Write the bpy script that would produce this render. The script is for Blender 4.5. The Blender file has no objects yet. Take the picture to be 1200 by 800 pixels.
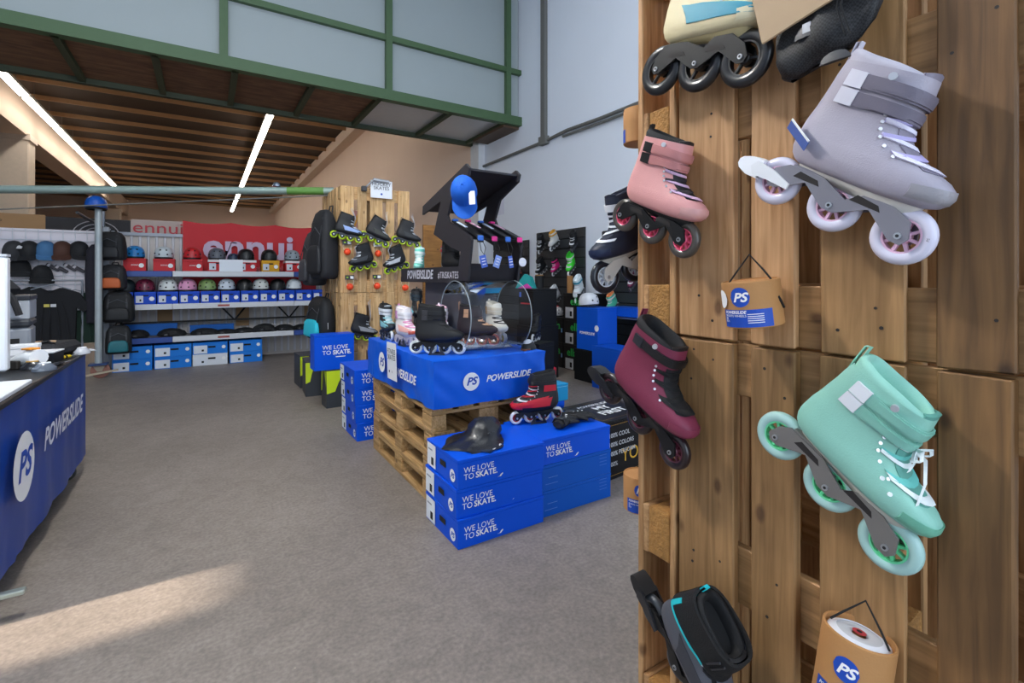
import bpy, math, random
from mathutils import Vector, Matrix, noise
random.seed(7)
R = math.radians
scene = bpy.context.scene
col = scene.collection
# ---------------------------------------------------------------- camera
FPX, YAW, EYE, HOR = 571.0, R(32.2), 1.375, 325.0
SN, CS = math.sin(YAW), math.cos(YAW)
cam = bpy.data.objects.new('camera', bpy.data.cameras.new('camera'))
col.objects.link(cam)
cam.location = (0, 0, EYE)
cam.rotation_euler = (R(90), 0, -YAW)
cam.data.sensor_width = 36
cam.data.lens = FPX / 1200 * 36
cam.data.shift_y = -(400 - HOR) / 1200
cam.data.clip_start = .03
cam.data.clip_end = 300
scene.camera = cam
# ---------------------------------------------------------------- world, sun, daylight
w = bpy.data.worlds.new('world'); scene.world = w; w.use_nodes = True
bg = w.node_tree.nodes['Background']
bg.inputs[0].default_value = (.62, .78, 1, 1); bg.inputs[1].default_value = 1.0
def light(name, kind, loc, rot, energy, color=(1, 1, 1), size=None, size_y=None, angle=None):
    d = bpy.data.lights.new(name, kind); d.energy = energy; d.color = color
    if kind == 'AREA':
        d.shape = 'RECTANGLE'; d.size = size; d.size_y = size_y or size
    if angle: d.angle = angle
    o = bpy.data.objects.new(name, d); col.objects.link(o); o.location = loc; o.rotation_euler = rot
    return o
# low sun that enters through the narrow doorway of the left wall
SUN_EL = math.atan2(2.45, 6.2)
sun = light('sun', 'SUN', (-20, 2.6, 8), (0, -(math.pi / 2 - SUN_EL), 0), 12.0, (1, .87, .70), angle=R(1.2))
# daylight of the gate behind the camera and a fill lamp added under the closed ceiling
light('gate_daylight', 'AREA', (0.6, -3.8, 2.6), (R(80), 0, 0), 190, (.78, .89, 1), 8.5, 4.2)
light('ceiling_fill', 'AREA', (-0.5, 2.6, 7.1), (0, 0, 0), 140, (.88, .94, 1), 8.0, 4.0)
scene.view_settings.view_transform = 'Standard'
scene.view_settings.look = 'None'
scene.view_settings.gamma = 1
scene.view_settings.use_curve_mapping = False
scene.view_settings.exposure = 0.52
# ---------------------------------------------------------------- layout helper: a point of the place on a known plane
def at(px, py, X=None, Y=None, Z=None):
    u = (px - 600) / FPX
    a = Vector((SN + u * CS, CS - u * SN, -(py - HOR) / FPX))
    t = X / a.x if X is not None else Y / a.y if Y is not None else (Z - EYE) / a.z
    return Vector((0, 0, EYE)) + a * t
# ---------------------------------------------------------------- materials
def lin(h):
    h = h.lstrip('#'); c = [int(h[i:i + 2], 16) / 255 for i in (0, 2, 4)]
    return tuple(v / 12.92 if v <= .04045 else ((v + .055) / 1.055) ** 2.4 for v in c) + (1,)
_mats = {}
def mat(hexc, rough=.5, metal=0., var=.08, scale=12., bump=0., bscale=200., emit=0., alpha=1., trans=0., coat=0., spec=.5):
    k = (hexc, rough, metal, var, scale, bump, bscale, emit, alpha, trans, coat, spec)
    if k in _mats: return _mats[k]
    m = bpy.data.materials.new('surface_' + hexc.strip('#')); m.use_nodes = True
    nt = m.node_tree; b = nt.nodes['Principled BSDF']; c = lin(hexc)
    b.inputs['Roughness'].default_value = rough; b.inputs['Metallic'].default_value = metal
    b.inputs['Specular IOR Level'].default_value = spec
    if coat: b.inputs['Coat Weight'].default_value = coat
    if alpha < 1: b.inputs['Alpha'].default_value = alpha
    if trans: b.inputs['Transmission Weight'].default_value = trans
    tc = nt.nodes.new('ShaderNodeTexCoord')
    if var:
        n = nt.nodes.new('ShaderNodeTexNoise'); n.inputs['Scale'].default_value = scale; n.inputs['Detail'].default_value = 4
        r = nt.nodes.new('ShaderNodeMix'); r.data_type = 'RGBA'
        r.inputs[6].default_value = tuple(v * (1 - var) for v in c[:3]) + (1,)
        r.inputs[7].default_value = tuple(min(1, v * (1 + var)) for v in c[:3]) + (1,)
        nt.links.new(tc.outputs['Object'], n.inputs['Vector']); nt.links.new(n.outputs['Fac'], r.inputs[0])
        nt.links.new(r.outputs[2], b.inputs['Base Color'])
    else: b.inputs['Base Color'].default_value = c
    if emit:
        b.inputs['Emission Color'].default_value = c; b.inputs['Emission Strength'].default_value = emit
    if bump:
        n2 = nt.nodes.new('ShaderNodeTexNoise'); n2.inputs['Scale'].default_value = bscale; n2.inputs['Detail'].default_value = 3
        bp = nt.nodes.new('ShaderNodeBump'); bp.inputs['Strength'].default_value = bump; bp.inputs['Distance'].default_value = .01
        nt.links.new(tc.outputs['Object'], n2.inputs['Vector']); nt.links.new(n2.outputs['Fac'], bp.inputs['Height'])
        nt.links.new(bp.outputs['Normal'], b.inputs['Normal'])
    _mats[k] = m
    return m
def wood(name, dark, light_, rough=.6, g=(1.6, 26, 26), knots=True):
    if name in _mats: return _mats[name]
    m = bpy.data.materials.new(name); m.use_nodes = True; nt = m.node_tree; b = nt.nodes['Principled BSDF']; N = nt.nodes.new; K = nt.links.new
    b.inputs['Roughness'].default_value = rough
    tc = N('ShaderNodeTexCoord'); oi = N('ShaderNodeObjectInfo')
    off = N('ShaderNodeVectorMath'); off.operation = 'SCALE'; off.inputs[0].default_value = (37, 19, 53); K(oi.outputs['Random'], off.inputs['Scale'])
    ad = N('ShaderNodeVectorMath'); ad.operation = 'ADD'; K(tc.outputs['Object'], ad.inputs[0]); K(off.outputs[0], ad.inputs[1])
    mp = N('ShaderNodeMapping'); mp.inputs['Scale'].default_value = g; K(ad.outputs[0], mp.inputs['Vector'])
    n = N('ShaderNodeTexNoise'); n.inputs['Scale'].default_value = 2.2; n.inputs['Detail'].default_value = 7; n.inputs['Distortion'].default_value = .7; K(mp.outputs[0], n.inputs['Vector'])
    n2 = N('ShaderNodeTexNoise'); n2.inputs['Scale'].default_value = 5; n2.inputs['Detail'].default_value = 3; K(ad.outputs[0], n2.inputs['Vector'])
    rp = N('ShaderNodeValToRGB'); rp.color_ramp.elements[0].position = .3; rp.color_ramp.elements[1].position = .72
    rp.color_ramp.elements[0].color = lin(dark); rp.color_ramp.elements[1].color = lin(light_); K(n.outputs['Fac'], rp.inputs[0])
    hs = N('ShaderNodeHueSaturation'); mr = N('ShaderNodeMapRange'); mr.inputs[3].default_value = .85; mr.inputs[4].default_value = 1.12
    K(oi.outputs['Random'], mr.inputs[0])
    mu = N('ShaderNodeMath'); mu.operation = 'MULTIPLY'; mr2 = N('ShaderNodeMapRange'); mr2.inputs[1].default_value = .3; mr2.inputs[2].default_value = .7; mr2.inputs[3].default_value = .82; mr2.inputs[4].default_value = 1.12
    K(n2.outputs['Fac'], mr2.inputs[0]); K(mr.outputs[0], mu.inputs[0]); K(mr2.outputs[0], mu.inputs[1]); K(mu.outputs[0], hs.inputs['Value'])
    K(rp.outputs[0], hs.inputs['Color']); last = hs.outputs[0]
    if knots:
        mp2 = N('ShaderNodeMapping'); mp2.inputs['Scale'].default_value = (.55, 1, 1); K(ad.outputs[0], mp2.inputs['Vector'])
        vo = N('ShaderNodeTexVoronoi'); vo.inputs['Scale'].default_value = 8.5; K(mp2.outputs[0], vo.inputs['Vector'])
        cr = N('ShaderNodeValToRGB'); cr.color_ramp.elements[0].position = .06; cr.color_ramp.elements[1].position = .13
        cr.color_ramp.elements[0].color = (.22, .16, .13, 1); cr.color_ramp.elements[1].color = (1, 1, 1, 1); K(vo.outputs['Distance'], cr.inputs[0])
        mx = N('ShaderNodeMix'); mx.data_type = 'RGBA'; mx.blend_type = 'MULTIPLY'; mx.inputs[0].default_value = .75
        K(last, mx.inputs[6]); K(cr.outputs[0], mx.inputs[7]); last = mx.outputs[2]
    K(last, b.inputs['Base Color'])
    bp = N('ShaderNodeBump'); bp.inputs['Strength'].default_value = .35; bp.inputs['Distance'].default_value = .003; K(n.outputs['Fac'], bp.inputs['Height']); K(bp.outputs[0], b.inputs['Normal'])
    _mats[name] = m
    return m
# ---------------------------------------------------------------- mesh building
class MB:
    def __init__(s): s.v = []; s.f = []
    def add(s, vs, fs, T=None):
        n = len(s.v)
        s.v += [tuple(T @ Vector(p)) if T is not None else tuple(p) for p in vs]
        s.f += [tuple(i + n for i in f) for f in fs]
        return s
    def box(s, c, d, T=None, bev=0., jit=0.):
        h = [x / 2 for x in d]
        if not bev:
            vs = [(c[0] + x * h[0], c[1] + y * h[1], c[2] + z * h[2]) for x in (-1, 1) for y in (-1, 1) for z in (-1, 1)]
            return s.add(vs, [(0, 1, 3, 2), (4, 6, 7, 5), (0, 4, 5, 1), (2, 3, 7, 6), (0, 2, 6, 4), (1, 5, 7, 3)], T)
        vs = []; ix = {}
        for x in (-1, 1):
            for y in (-1, 1):
                for z in (-1, 1):
                    j = [random.uniform(-jit, jit) for _ in range(3)]
                    for a in range(3):
                        e = [h[0], h[1], h[2]]
                        for b in range(3):
                            if b != a: e[b] -= bev
                        ix[(x, y, z, a)] = len(vs)
                        vs.append((c[0] + x * e[0] + j[0], c[1] + y * e[1] + j[1], c[2] + z * e[2] + j[2]))
        fs = []
        q = [(-1, -1), (1, -1), (1, 1), (-1, 1)]
        for a in range(3):
            b, d2 = (a + 1) % 3, (a + 2) % 3
            for sg in (-1, 1):
                f = []
                for u, v in q:
                    k = [0, 0, 0]; k[a] = sg; k[b] = u; k[d2] = v; f.append(ix[(*k, a)])
                fs.append(tuple(f if sg > 0 else f[::-1]))
            for sb in (-1, 1):
                for sd in (-1, 1):
                    k0 = [0, 0, 0]; k1 = [0, 0, 0]; k0[a] = -1; k1[a] = 1
                    for k in (k0, k1): k[b] = sb; k[d2] = sd
                    f = [ix[(*k0, b)], ix[(*k1, b)], ix[(*k1, d2)], ix[(*k0, d2)]]
                    fs.append(tuple(f if sb * sd > 0 else f[::-1]))
        for x in (-1, 1):
            for y in (-1, 1):
                for z in (-1, 1):
                    f = [ix[(x, y, z, a)] for a in range(3)]
                    fs.append(tuple(f if x * y * z > 0 else f[::-1]))
        return s.add(vs, fs, T)
    def loft(s, rings, cap0=True, cap1=True, closed=True, T=None):
        n = len(rings[0]); vs = [p for r in rings for p in r]; fs = []
        for i in range(len(rings) - 1):
            for j in range(n if closed else n - 1):
                k = (j + 1) % n
                fs.append((i * n + j, i * n + k, (i + 1) * n + k, (i + 1) * n + j))
        if cap0: fs.append(tuple(range(n))[::-1])
        if cap1: fs.append(tuple((len(rings) - 1) * n + j for j in range(n)))
        return s.add(vs, fs, T)
    def cyl(s, p0, p1, r0, r1=None, n=12, cap=True, T=None):
        p0 = Vector(p0); p1 = Vector(p1); r1 = r0 if r1 is None else r1
        q = (p1 - p0).to_track_quat('Z', 'Y')
        rg = lambda p, r: [p + q @ Vector((r * math.cos(2 * math.pi * i / n), r * math.sin(2 * math.pi * i / n), 0)) for i in range(n)]
        return s.loft([rg(p0, r0), rg(p1, r1)], cap, cap, T=T)
    def tube(s, pts, r, n=6, T=None):
        pts = [Vector(p) for p in pts]; rings = []
        for i, p in enumerate(pts):
            d = pts[min(i + 1, len(pts) - 1)] - pts[max(i - 1, 0)]
            q = d.to_track_quat('Z', 'Y'); rr = r[i] if isinstance(r, (list, tuple)) else r
            rings.append([p + q @ Vector((rr * math.cos(2 * math.pi * k / n), rr * math.sin(2 * math.pi * k / n), 0)) for k in range(n)])
        return s.loft(rings, T=T)
    def lathe(s, prof, n=20, T=None, a0=0, a1=2 * math.pi, cap=False):
        full = abs(a1 - a0 - 2 * math.pi) < 1e-6; m = n if full else n + 1
        rings = [[(r * math.cos(a0 + (a1 - a0) * i / n), r * math.sin(a0 + (a1 - a0) * i / n), z) for i in range(m)] for r, z in prof]
        return s.loft(rings, cap, cap, full, T)
    def prism(s, poly, y0, y1, T=None):
        n = len(poly); vs = [(x, y0, z) for x, z in poly] + [(x, y1, z) for x, z in poly]
        fs = [tuple(range(n)), tuple(range(n, 2 * n))[::-1]] + [(i, n + i, n + (i + 1) % n, (i + 1) % n) for i in range(n)]
        return s.add(vs, fs, T)
    def ribbon(s, pts, wdir, wd, th, T=None):
        pts = [Vector(p) for p in pts]; W = Vector(wdir).normalized() * wd / 2; rings = []
        for i, p in enumerate(pts):
            d = (pts[min(i + 1, len(pts) - 1)] - pts[max(i - 1, 0)]).normalized(); nn = d.cross(W).normalized() * th / 2
            rings.append([p - W - nn, p + W - nn, p + W + nn, p - W + nn])
        return s.loft(rings, T=T)
    def dome(s, rx, ry, rz, n=16, m=6, T=None, z0=0., bot=True, pw=1.):
        rings = []
        for i in range(m):
            a = math.pi / 2 * i / m; k = math.cos(a) ** pw; rings.append([(rx * k * math.cos(2 * math.pi * j / n), ry * k * math.sin(2 * math.pi * j / n), z0 + rz * math.sin(a)) for j in range(n)])
        rings.append([(rx * .02 * math.cos(2 * math.pi * j / n), ry * .02 * math.sin(2 * math.pi * j / n), z0 + rz) for j in range(n)])
        return s.loft(rings, bot, True, T=T)
    def mesh(s, name, smooth=False, sharp=40):
        me = bpy.data.meshes.new(name); me.from_pydata(s.v, [], s.f); me.validate()
        if smooth:
            me.shade_smooth(); me.set_sharp_from_angle(angle=R(sharp))
        return me
    def build(s, name, m, parent=None, smooth=False, mtx=None, sharp=40, label=None):
        me = s.mesh(name, smooth, sharp); me.materials.append(m)
        o = put(name, me, parent, mtx)
        if label: o['label'] = label
        return o
def put(name, me, parent=None, mtx=None):
    o = bpy.data.objects.new(name, me); col.objects.link(o)
    if parent is not None: o.parent = parent
    if mtx is not None: o.matrix_local = mtx
    return o
def bm(): return MB()
def fix_normals():
    import bmesh
    done = set()
    for o in scene.objects:
        if o.type == 'MESH' and o.data.name not in done and len(o.data.polygons) > 5:
            done.add(o.data.name)
            b = bmesh.new(); b.from_mesh(o.data); bmesh.ops.recalc_face_normals(b, faces=b.faces); b.to_mesh(o.data); b.free()
def thing(name, label, cat, mtx=None, group=None):
    o = bpy.data.objects.new(name, None); col.objects.link(o); o.empty_display_size = .05
    if mtx is not None: o.matrix_local = mtx
    o['label'] = label; o['category'] = cat
    if group: o['group'] = group
    return o
def tag(o, label, cat, group=None):
    o['label'] = label; o['category'] = cat
    if group: o['group'] = group
    return o
def struct(o): o['kind'] = 'structure'; return o
def fr(o, x=None, z=None, y=None):
    """frame matrix from an origin and two axes"""
    if x is not None and z is not None:
        x = Vector(x).normalized(); z = Vector(z).normalized(); y = z.cross(x).normalized(); x = y.cross(z)
    else:
        x = Vector(x).normalized(); y = Vector(y).normalized(); z = x.cross(y).normalized(); y = z.cross(x)
    M = Matrix((x, y, z)).transposed().to_4x4(); M.translation = Vector(o)
    return M
def pose(x, y, z=0, yaw=0, s=1): return Matrix.Translation((x, y, z)) @ Matrix.Rotation(R(yaw), 4, 'Z') @ Matrix.Scale(s, 4)
_txt = {}
def textmesh(s, size, shear=0., bold=0., align='CENTER', sx=1.):
    k = (s, size, shear, bold, align, sx)
    if k in _txt: return _txt[k]
    cu = bpy.data.curves.new('lettering', 'FONT'); cu.body = s; cu.size = size; cu.shear = shear; cu.offset = bold * size
    cu.align_x = align; cu.align_y = 'CENTER'; cu.space_line = .82; cu.resolution_u = 3
    o = bpy.data.objects.new('lettering', cu)
    me = bpy.data.meshes.new_from_object(o)
    if sx != 1:
        for v in me.vertices: v.co.x *= sx
    bpy.data.objects.remove(o); bpy.data.curves.remove(cu)
    _txt[k] = me
    return me
def decal(parent, name, me, m, o, x, y, lift=.0012):
    M = fr(o, x=x, y=y); M.translation = Vector(o) + M.col[2].to_3d() * lift
    me2 = me if not me.materials or me.materials[0] == m else me.copy()
    if not me2.materials: me2.materials.append(m)
    elif me2.materials[0] != m: me2.materials[0] = m
    return put(name, me2, parent, M)
def text(parent, s, size, m, o, x, y, shear=0., bold=0., align='CENTER', sx=1., lift=.0012, name='lettering'):
    return decal(parent, name, textmesh(s, size, shear, bold, align, sx), m, o, x, y, lift)
_disc = {}
def disc(parent, r, m, o, x, y, lift=.0008, ry=None, name='logo_disc', n=28):
    k = (r, ry, n)
    if k not in _disc:
        b = bm(); b.add([(r * math.cos(2 * math.pi * i / n), (ry or r) * math.sin(2 * math.pi * i / n), 0) for i in range(n)], [tuple(range(n))]); _disc[k] = b.mesh(name)
    return decal(parent, name, _disc[k], m, o, x, y, lift)
_rect = {}
def rect(parent, wd, ht, m, o, x, y, lift=.0008, name='label_sticker', th=0):
    k = (round(wd, 4), round(ht, 4))
    if k not in _rect: _rect[k] = bm().add([(-wd / 2, -ht / 2, 0), (wd / 2, -ht / 2, 0), (wd / 2, ht / 2, 0), (-wd / 2, ht / 2, 0)], [(0, 1, 2, 3)]).mesh(name)
    return decal(parent, name, _rect[k], m, o, x, y, lift)
WHITE = mat('#f2f2f2', .6, var=.02); BLACK = mat('#0e0e10', .6, var=.1); INK = mat('#18181a', .7, var=0)
BLUE = mat('#0055c4', .5, var=.05, scale=6); PSBLUE = mat('#1148b0', .55, var=.02)
def ps_logo(parent, r, o, x, y, inv=False, lift=.001):
    a, b = (WHITE, PSBLUE) if not inv else (PSBLUE, WHITE)
    disc(parent, r, a, o, x, y, lift)
    text(parent, 'PS', r * 1.15, b, o, x, y, shear=.3, bold=.03, sx=1.1, lift=lift + .001)
# ================================================================ SETTING
def floor_mat():
    m = bpy.data.materials.new('concrete_floor'); m.use_nodes = True; nt = m.node_tree; b = nt.nodes['Principled BSDF']; N = nt.nodes.new; K = nt.links.new
    tc = N('ShaderNodeTexCoord')
    n1 = N('ShaderNodeTexNoise'); n1.inputs['Scale'].default_value = .9; n1.inputs['Detail'].default_value = 6
    n2 = N('ShaderNodeTexNoise'); n2.inputs['Scale'].default_value = 60; n2.inputs['Detail'].default_value = 6
    n3 = N('ShaderNodeTexNoise'); n3.inputs['Scale'].default_value = 7; n3.inputs['Detail'].default_value = 8; n3.inputs['Distortion'].default_value = 1.5
    for n in (n1, n2, n3): K(tc.outputs['Object'], n.inputs['Vector'])
    r1 = N('ShaderNodeValToRGB'); r1.color_ramp.elements[0].position = .3; r1.color_ramp.elements[1].position = .7
    r1.color_ramp.elements[0].color = lin('#7f756d'); r1.color_ramp.elements[1].color = lin('#938880'); K(n1.outputs['Fac'], r1.inputs[0])
    r2 = N('ShaderNodeValToRGB'); r2.color_ramp.elements[0].position = .3; r2.color_ramp.elements[1].position = .75
    r2.color_ramp.elements[0].color = (.72, .72, .72, 1); r2.color_ramp.elements[1].color = (1.15, 1.15, 1.15, 1); K(n2.outputs['Fac'], r2.inputs[0])
    r3 = N('ShaderNodeValToRGB'); r3.color_ramp.elements[0].position = .35; r3.color_ramp.elements[1].position = .62
    r3.color_ramp.elements[0].color = (.86, .86, .86, 1); r3.color_ramp.elements[1].color = (1.04, 1.04, 1.04, 1); K(n3.outputs['Fac'], r3.inputs[0])
    vo = N('ShaderNodeTexVoronoi'); vo.inputs['Scale'].default_value = 5; K(tc.outputs['Object'], vo.inputs['Vector'])
    r4 = N('ShaderNodeValToRGB'); r4.color_ramp.elements[0].position = .012; r4.color_ramp.elements[1].position = .02
    r4.color_ramp.elements[0].color = (1.7, 1.65, 1.55, 1); r4.color_ramp.elements[1].color = (1, 1, 1, 1); K(vo.outputs['Distance'], r4.inputs[0])
    prev = r1.outputs[0]
    for r in (r2, r3, r4):
        mx = N('ShaderNodeMix'); mx.data_type = 'RGBA'; mx.blend_type = 'MULTIPLY'; mx.inputs[0].default_value = 1
        K(prev, mx.inputs[6]); K(r.outputs[0], mx.inputs[7]); prev = mx.outputs[2]
    K(prev, b.inputs['Base Color']); b.inputs['Roughness'].default_value = .5
    bp = N('ShaderNodeBump'); bp.inputs['Strength'].default_value = .25; bp.inputs['Distance'].default_value = .004; K(n2.outputs['Fac'], bp.inputs['Height']); K(bp.outputs[0], b.inputs['Normal'])
    return m
struct(bm().box((-3.5, 21, -.05), (21, 50.4, .1)).build('floor', floor_mat()))
WALLW = mat('#e2e9f4', .7, var=.03, scale=1.2, bump=.05, bscale=60)
PEACH = mat('#ecd6c6', .75, var=.04, scale=.8)  # warm lamp light of the rear hall partly put into the wall colour
struct(bm().box((5.15, 2.6, 3.6), (.3, 13.4, 7.2)).build('wall_right', WALLW))
struct(bm().box((5.15, 27.8, 3.6), (.3, 37, 7.2)).build('wall_rear_right', PEACH))
struct(bm().box((-4.5, 46.15, 3.6), (20, .3, 7.2)).build('wall_back', PEACH))
struct(bm().box((-14.15, 27, 3.6), (.3, 38.6, 7.2)).build('wall_rear_left', PEACH))
b = bm().box((-6.15, -.7, 3.6), (.3, 6.2, 7.2)).box((-6.15, 5.23, 3.6), (.3, 4.9, 7.2)).box((-6.15, 2.59, 4.85), (.3, .4, 4.7))
struct(b.build('wall_left', WALLW))
struct(bm().box((-10.2, 7.8, 3.6), (8, .25, 7.2)).build('wall_return', WALLW))
# front wall behind the camera with the wide open gate
b = bm().box((-4.95, -4, 3.6), (2.1, .3, 7.2)).box((4.95, -4, 3.6), (.1, .3, 7.2)).box((.5, -4, 6), (8.8, .3, 2.4))
struct(b.build('wall_front', WALLW))
# ceilings
struct(bm().box((-.5, 1.8, 7.3), (11.6, 11.8, .2)).build('ceiling_front', mat('#b9bdc0', .8)))
CEILW = mat('#3a2a1e', .8, var=.15, scale=.7)
JOIST = mat('#a07c58', .75, var=.1, scale=1.5)
ceil = struct(bm().box((-4.5, 27.0, 7.32), (19.3, 38.6, .2)).build('ceiling', CEILW))
for i in range(20):
    bm().box((0, 0, 0), (18.6, .06, .14)).build('joist', JOIST, ceil, mtx=Matrix.Translation((-4.4, 10.2 + 1.83 * i, 7.12)))
CONC = mat('#d8c4b2', .8, var=.05, scale=1)
struct(bm().box((4.8, 27.7, 6.98), (.4, 36.6, .42)).build('trim_1', CONC))
struct(bm().box((-5.2, 27.7, 6.5), (.7, 36.6, 1.1)).build('trim_2', CONC))
for i, y in enumerate((22, 42)):
    o = struct(bm().box((0, 0, 3), (.75, .75, 6), bev=.03).build('column', mat('#e4d8ca', .8), mtx=Matrix.Translation((-5.2, y, 0))))
    bm().box((0, 0, 5.9), (.85, .85, .2)).build('column_head', mat('#e4d8ca', .8), o)
pr_ = struct(bm().box((4.93, 9.2, 3.5), (.16, .36, 7.0)).build('pilaster', mat('#dfe3e8', .7)))
for y in (): bm().box((4.9, y, 3.2), (.22, .5, 6.4)).build('pilaster', PEACH, struct(bm().box((4.95, y, .06), (.25, .55, .12)).build('pilaster_foot', PEACH)))
# white panel front of the upper storey with its green frame
GREEN = mat('#45603f', .5, var=.08)
GREEN_D = mat('#39462f', .55, var=.08)
PANEL = mat('#9ba5a7', .55, var=.03, scale=1)
YP = 7.66
xs = [-6.0] + [at(p, 60, Y=YP).x for p in (262, 455)] + [4.72]
zb, zm = 4.3, at(600, 84, Y=YP).z
front = thing('panel_front', 'white panelled upper storey front in a green steel frame', 'wall'); del front['category'], front['label']
front = struct(front)
for i in range(3):
    for z0, z1 in ((zb, zm), (zm, 7.2)):
        bm().box(((xs[i] + xs[i + 1]) / 2, YP + .05, (z0 + z1) / 2), (xs[i + 1] - xs[i] - .02, .05, z1 - z0 - .02), bev=.006).build('wall_panel', PANEL, front)
bm().box((4.86, YP + .05, 5.75), (.24, .05, 2.9)).build('wall_panel', PANEL, front)
for x in xs[1:]: bm().box((x, YP, 5.75), (.1, .12, 2.95)).build('post', GREEN, front)
bm().box((-.5, YP, zb - .02), (11, .14, .16)).build('rail', GREEN, front)
bm().box((-.5 , YP, zm), (11, .1, .09)).build('rail', GREEN, front)
sof = struct(thing('soffit', 'x', 'x')); del sof['category'], sof['label']
WOODP = wood('soffit_wood', '#6a4a36', '#8f6a4e', .7, (1, 6, 6), False)
xx = [-6, at(75, 60, Z=4.28).x] + [at(p, 128, Z=4.28).x for p in (140, 200, 262, 360)] + [2.05, 3.45, 4.72]
xx = [-6, -4.4, -3.0, -1.5, -.55, .35, 1.35, 2.35, 3.6, 4.72, 5.0]
for i in range(len(xx) - 1):
    m_ = WOODP if i < 7 else mat('#c9cccc', .3, var=.05)
    bm().box(((xx[i] + xx[i + 1]) / 2, 8.5, 4.29), (xx[i + 1] - xx[i] - .04, 1.62, .04)).build('soffit_panel', m_, sof)
    if i: bm().box((xx[i], 8.5, 4.25), (.08, 1.66, .1)).build('cross_bar', GREEN_D, sof)
bm().box((-.5, 9.33, 4.25), (11, .1, .12)).build('edge_bar', mat('#36402f', .6), sof)
bm().box((4.83, 8.3, 4.18), (.34, 1.2, .05)).build('end_board', mat('#5a4636', .6), sof)
# cable duct and pipe on the right wall
GREYP = mat('#6a6a66', .6, var=.06)
struct(bm().tube([(4.97, 9.1, 3.72), (4.97, 6.8, 3.73), (4.96, 6.2, 3.76), (4.95, 5.4, 3.73), (4.97, -3.6, 3.72)], .028, 8).tube([(4.95, 6.3, 3.68), (4.95, 5.2, 3.66), (4.96, -3.6, 3.66)], .02, 6).build('trim_3', GREYP, smooth=True))
yv = at(638, 100, X=4.97).y
struct(bm().box((4.96, yv, 5.45), (.07, .11, 3.46)).build('trim_4', GREYP))
struct(bm().box((4.96, yv, 3.74), (.1, .2, .14)).build('trim_5', GREYP))
# far strip lights
def strip(x, y0, y1, n, label):
    t = thing('strip_light', label, 'light', group='ceiling strip lights')
    L = (y1 - y0) / n
    for i in range(n):
        yc = y0 + L * (i + .5)
        hb = bm().box((x, yc, 6.62), (.2, L - .12, .1), bev=.01).build('housing', mat('#d8d8d4', .5), t)
        bm().box((x, yc, 6.54), (.2, L - .25, .06), bev=.015).build('lamp_tube', mat('#fff4e6', .4, var=0, emit=12), hb)
    for i in range(n * 2):
        bm().cyl((x, y0 + L * (i + .5) / 2, 6.66), (x, y0 + L * (i + .5) / 2, 7.2), .008, n=5).build('hanger', GREYP, t)
strip(-4.35, 12.5, 36.0, 7, 'long unbroken strip of lights, leftmost under the brown ceiling')
strip(1.75, 12.6, 44.0, 6, 'strip of lights with a gap, right one under the brown ceiling')
# pendant lamp added above the frame to brighten floor and tower
pd = thing('added_pendant_lamp', 'added industrial pendant lamp hanging unseen over the front bay', 'lamp', pose(-.35, 2.5, 3.95))
bm().lathe([(.03, .32), (.06, .3), (.08, .22), (.24, .06), (.26, 0), (.25, 0), (.07, .2), (.05, .28), (.0, .3)], 28).build('lamp_shade', mat('#4a5a50', .5), pd, True)
bm().lathe([(.001, .0), (.05, .03), (.055, .08), (.03, .16), (.001, .17)], 16).build('bulb', mat('#fff6ea', .4, var=0, emit=6), pd, True)
bm().cyl((0, 0, .3), (0, 0, 3.25), .012, n=6).build('cable', BLACK, pd)
ll = light('added_pendant_light', 'POINT', (-.35, 2.5, 3.9), (0, 0, 0), 215, (1, .96, .92)); ll.data.shadow_soft_size = .22
# old furniture-like blocks that give the far hall depth
struct(bm().box((-4.5, 45.9, 2.6), (18, .25, .12)).build('trim_6', mat('#6b5a4c', .7)))
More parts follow.
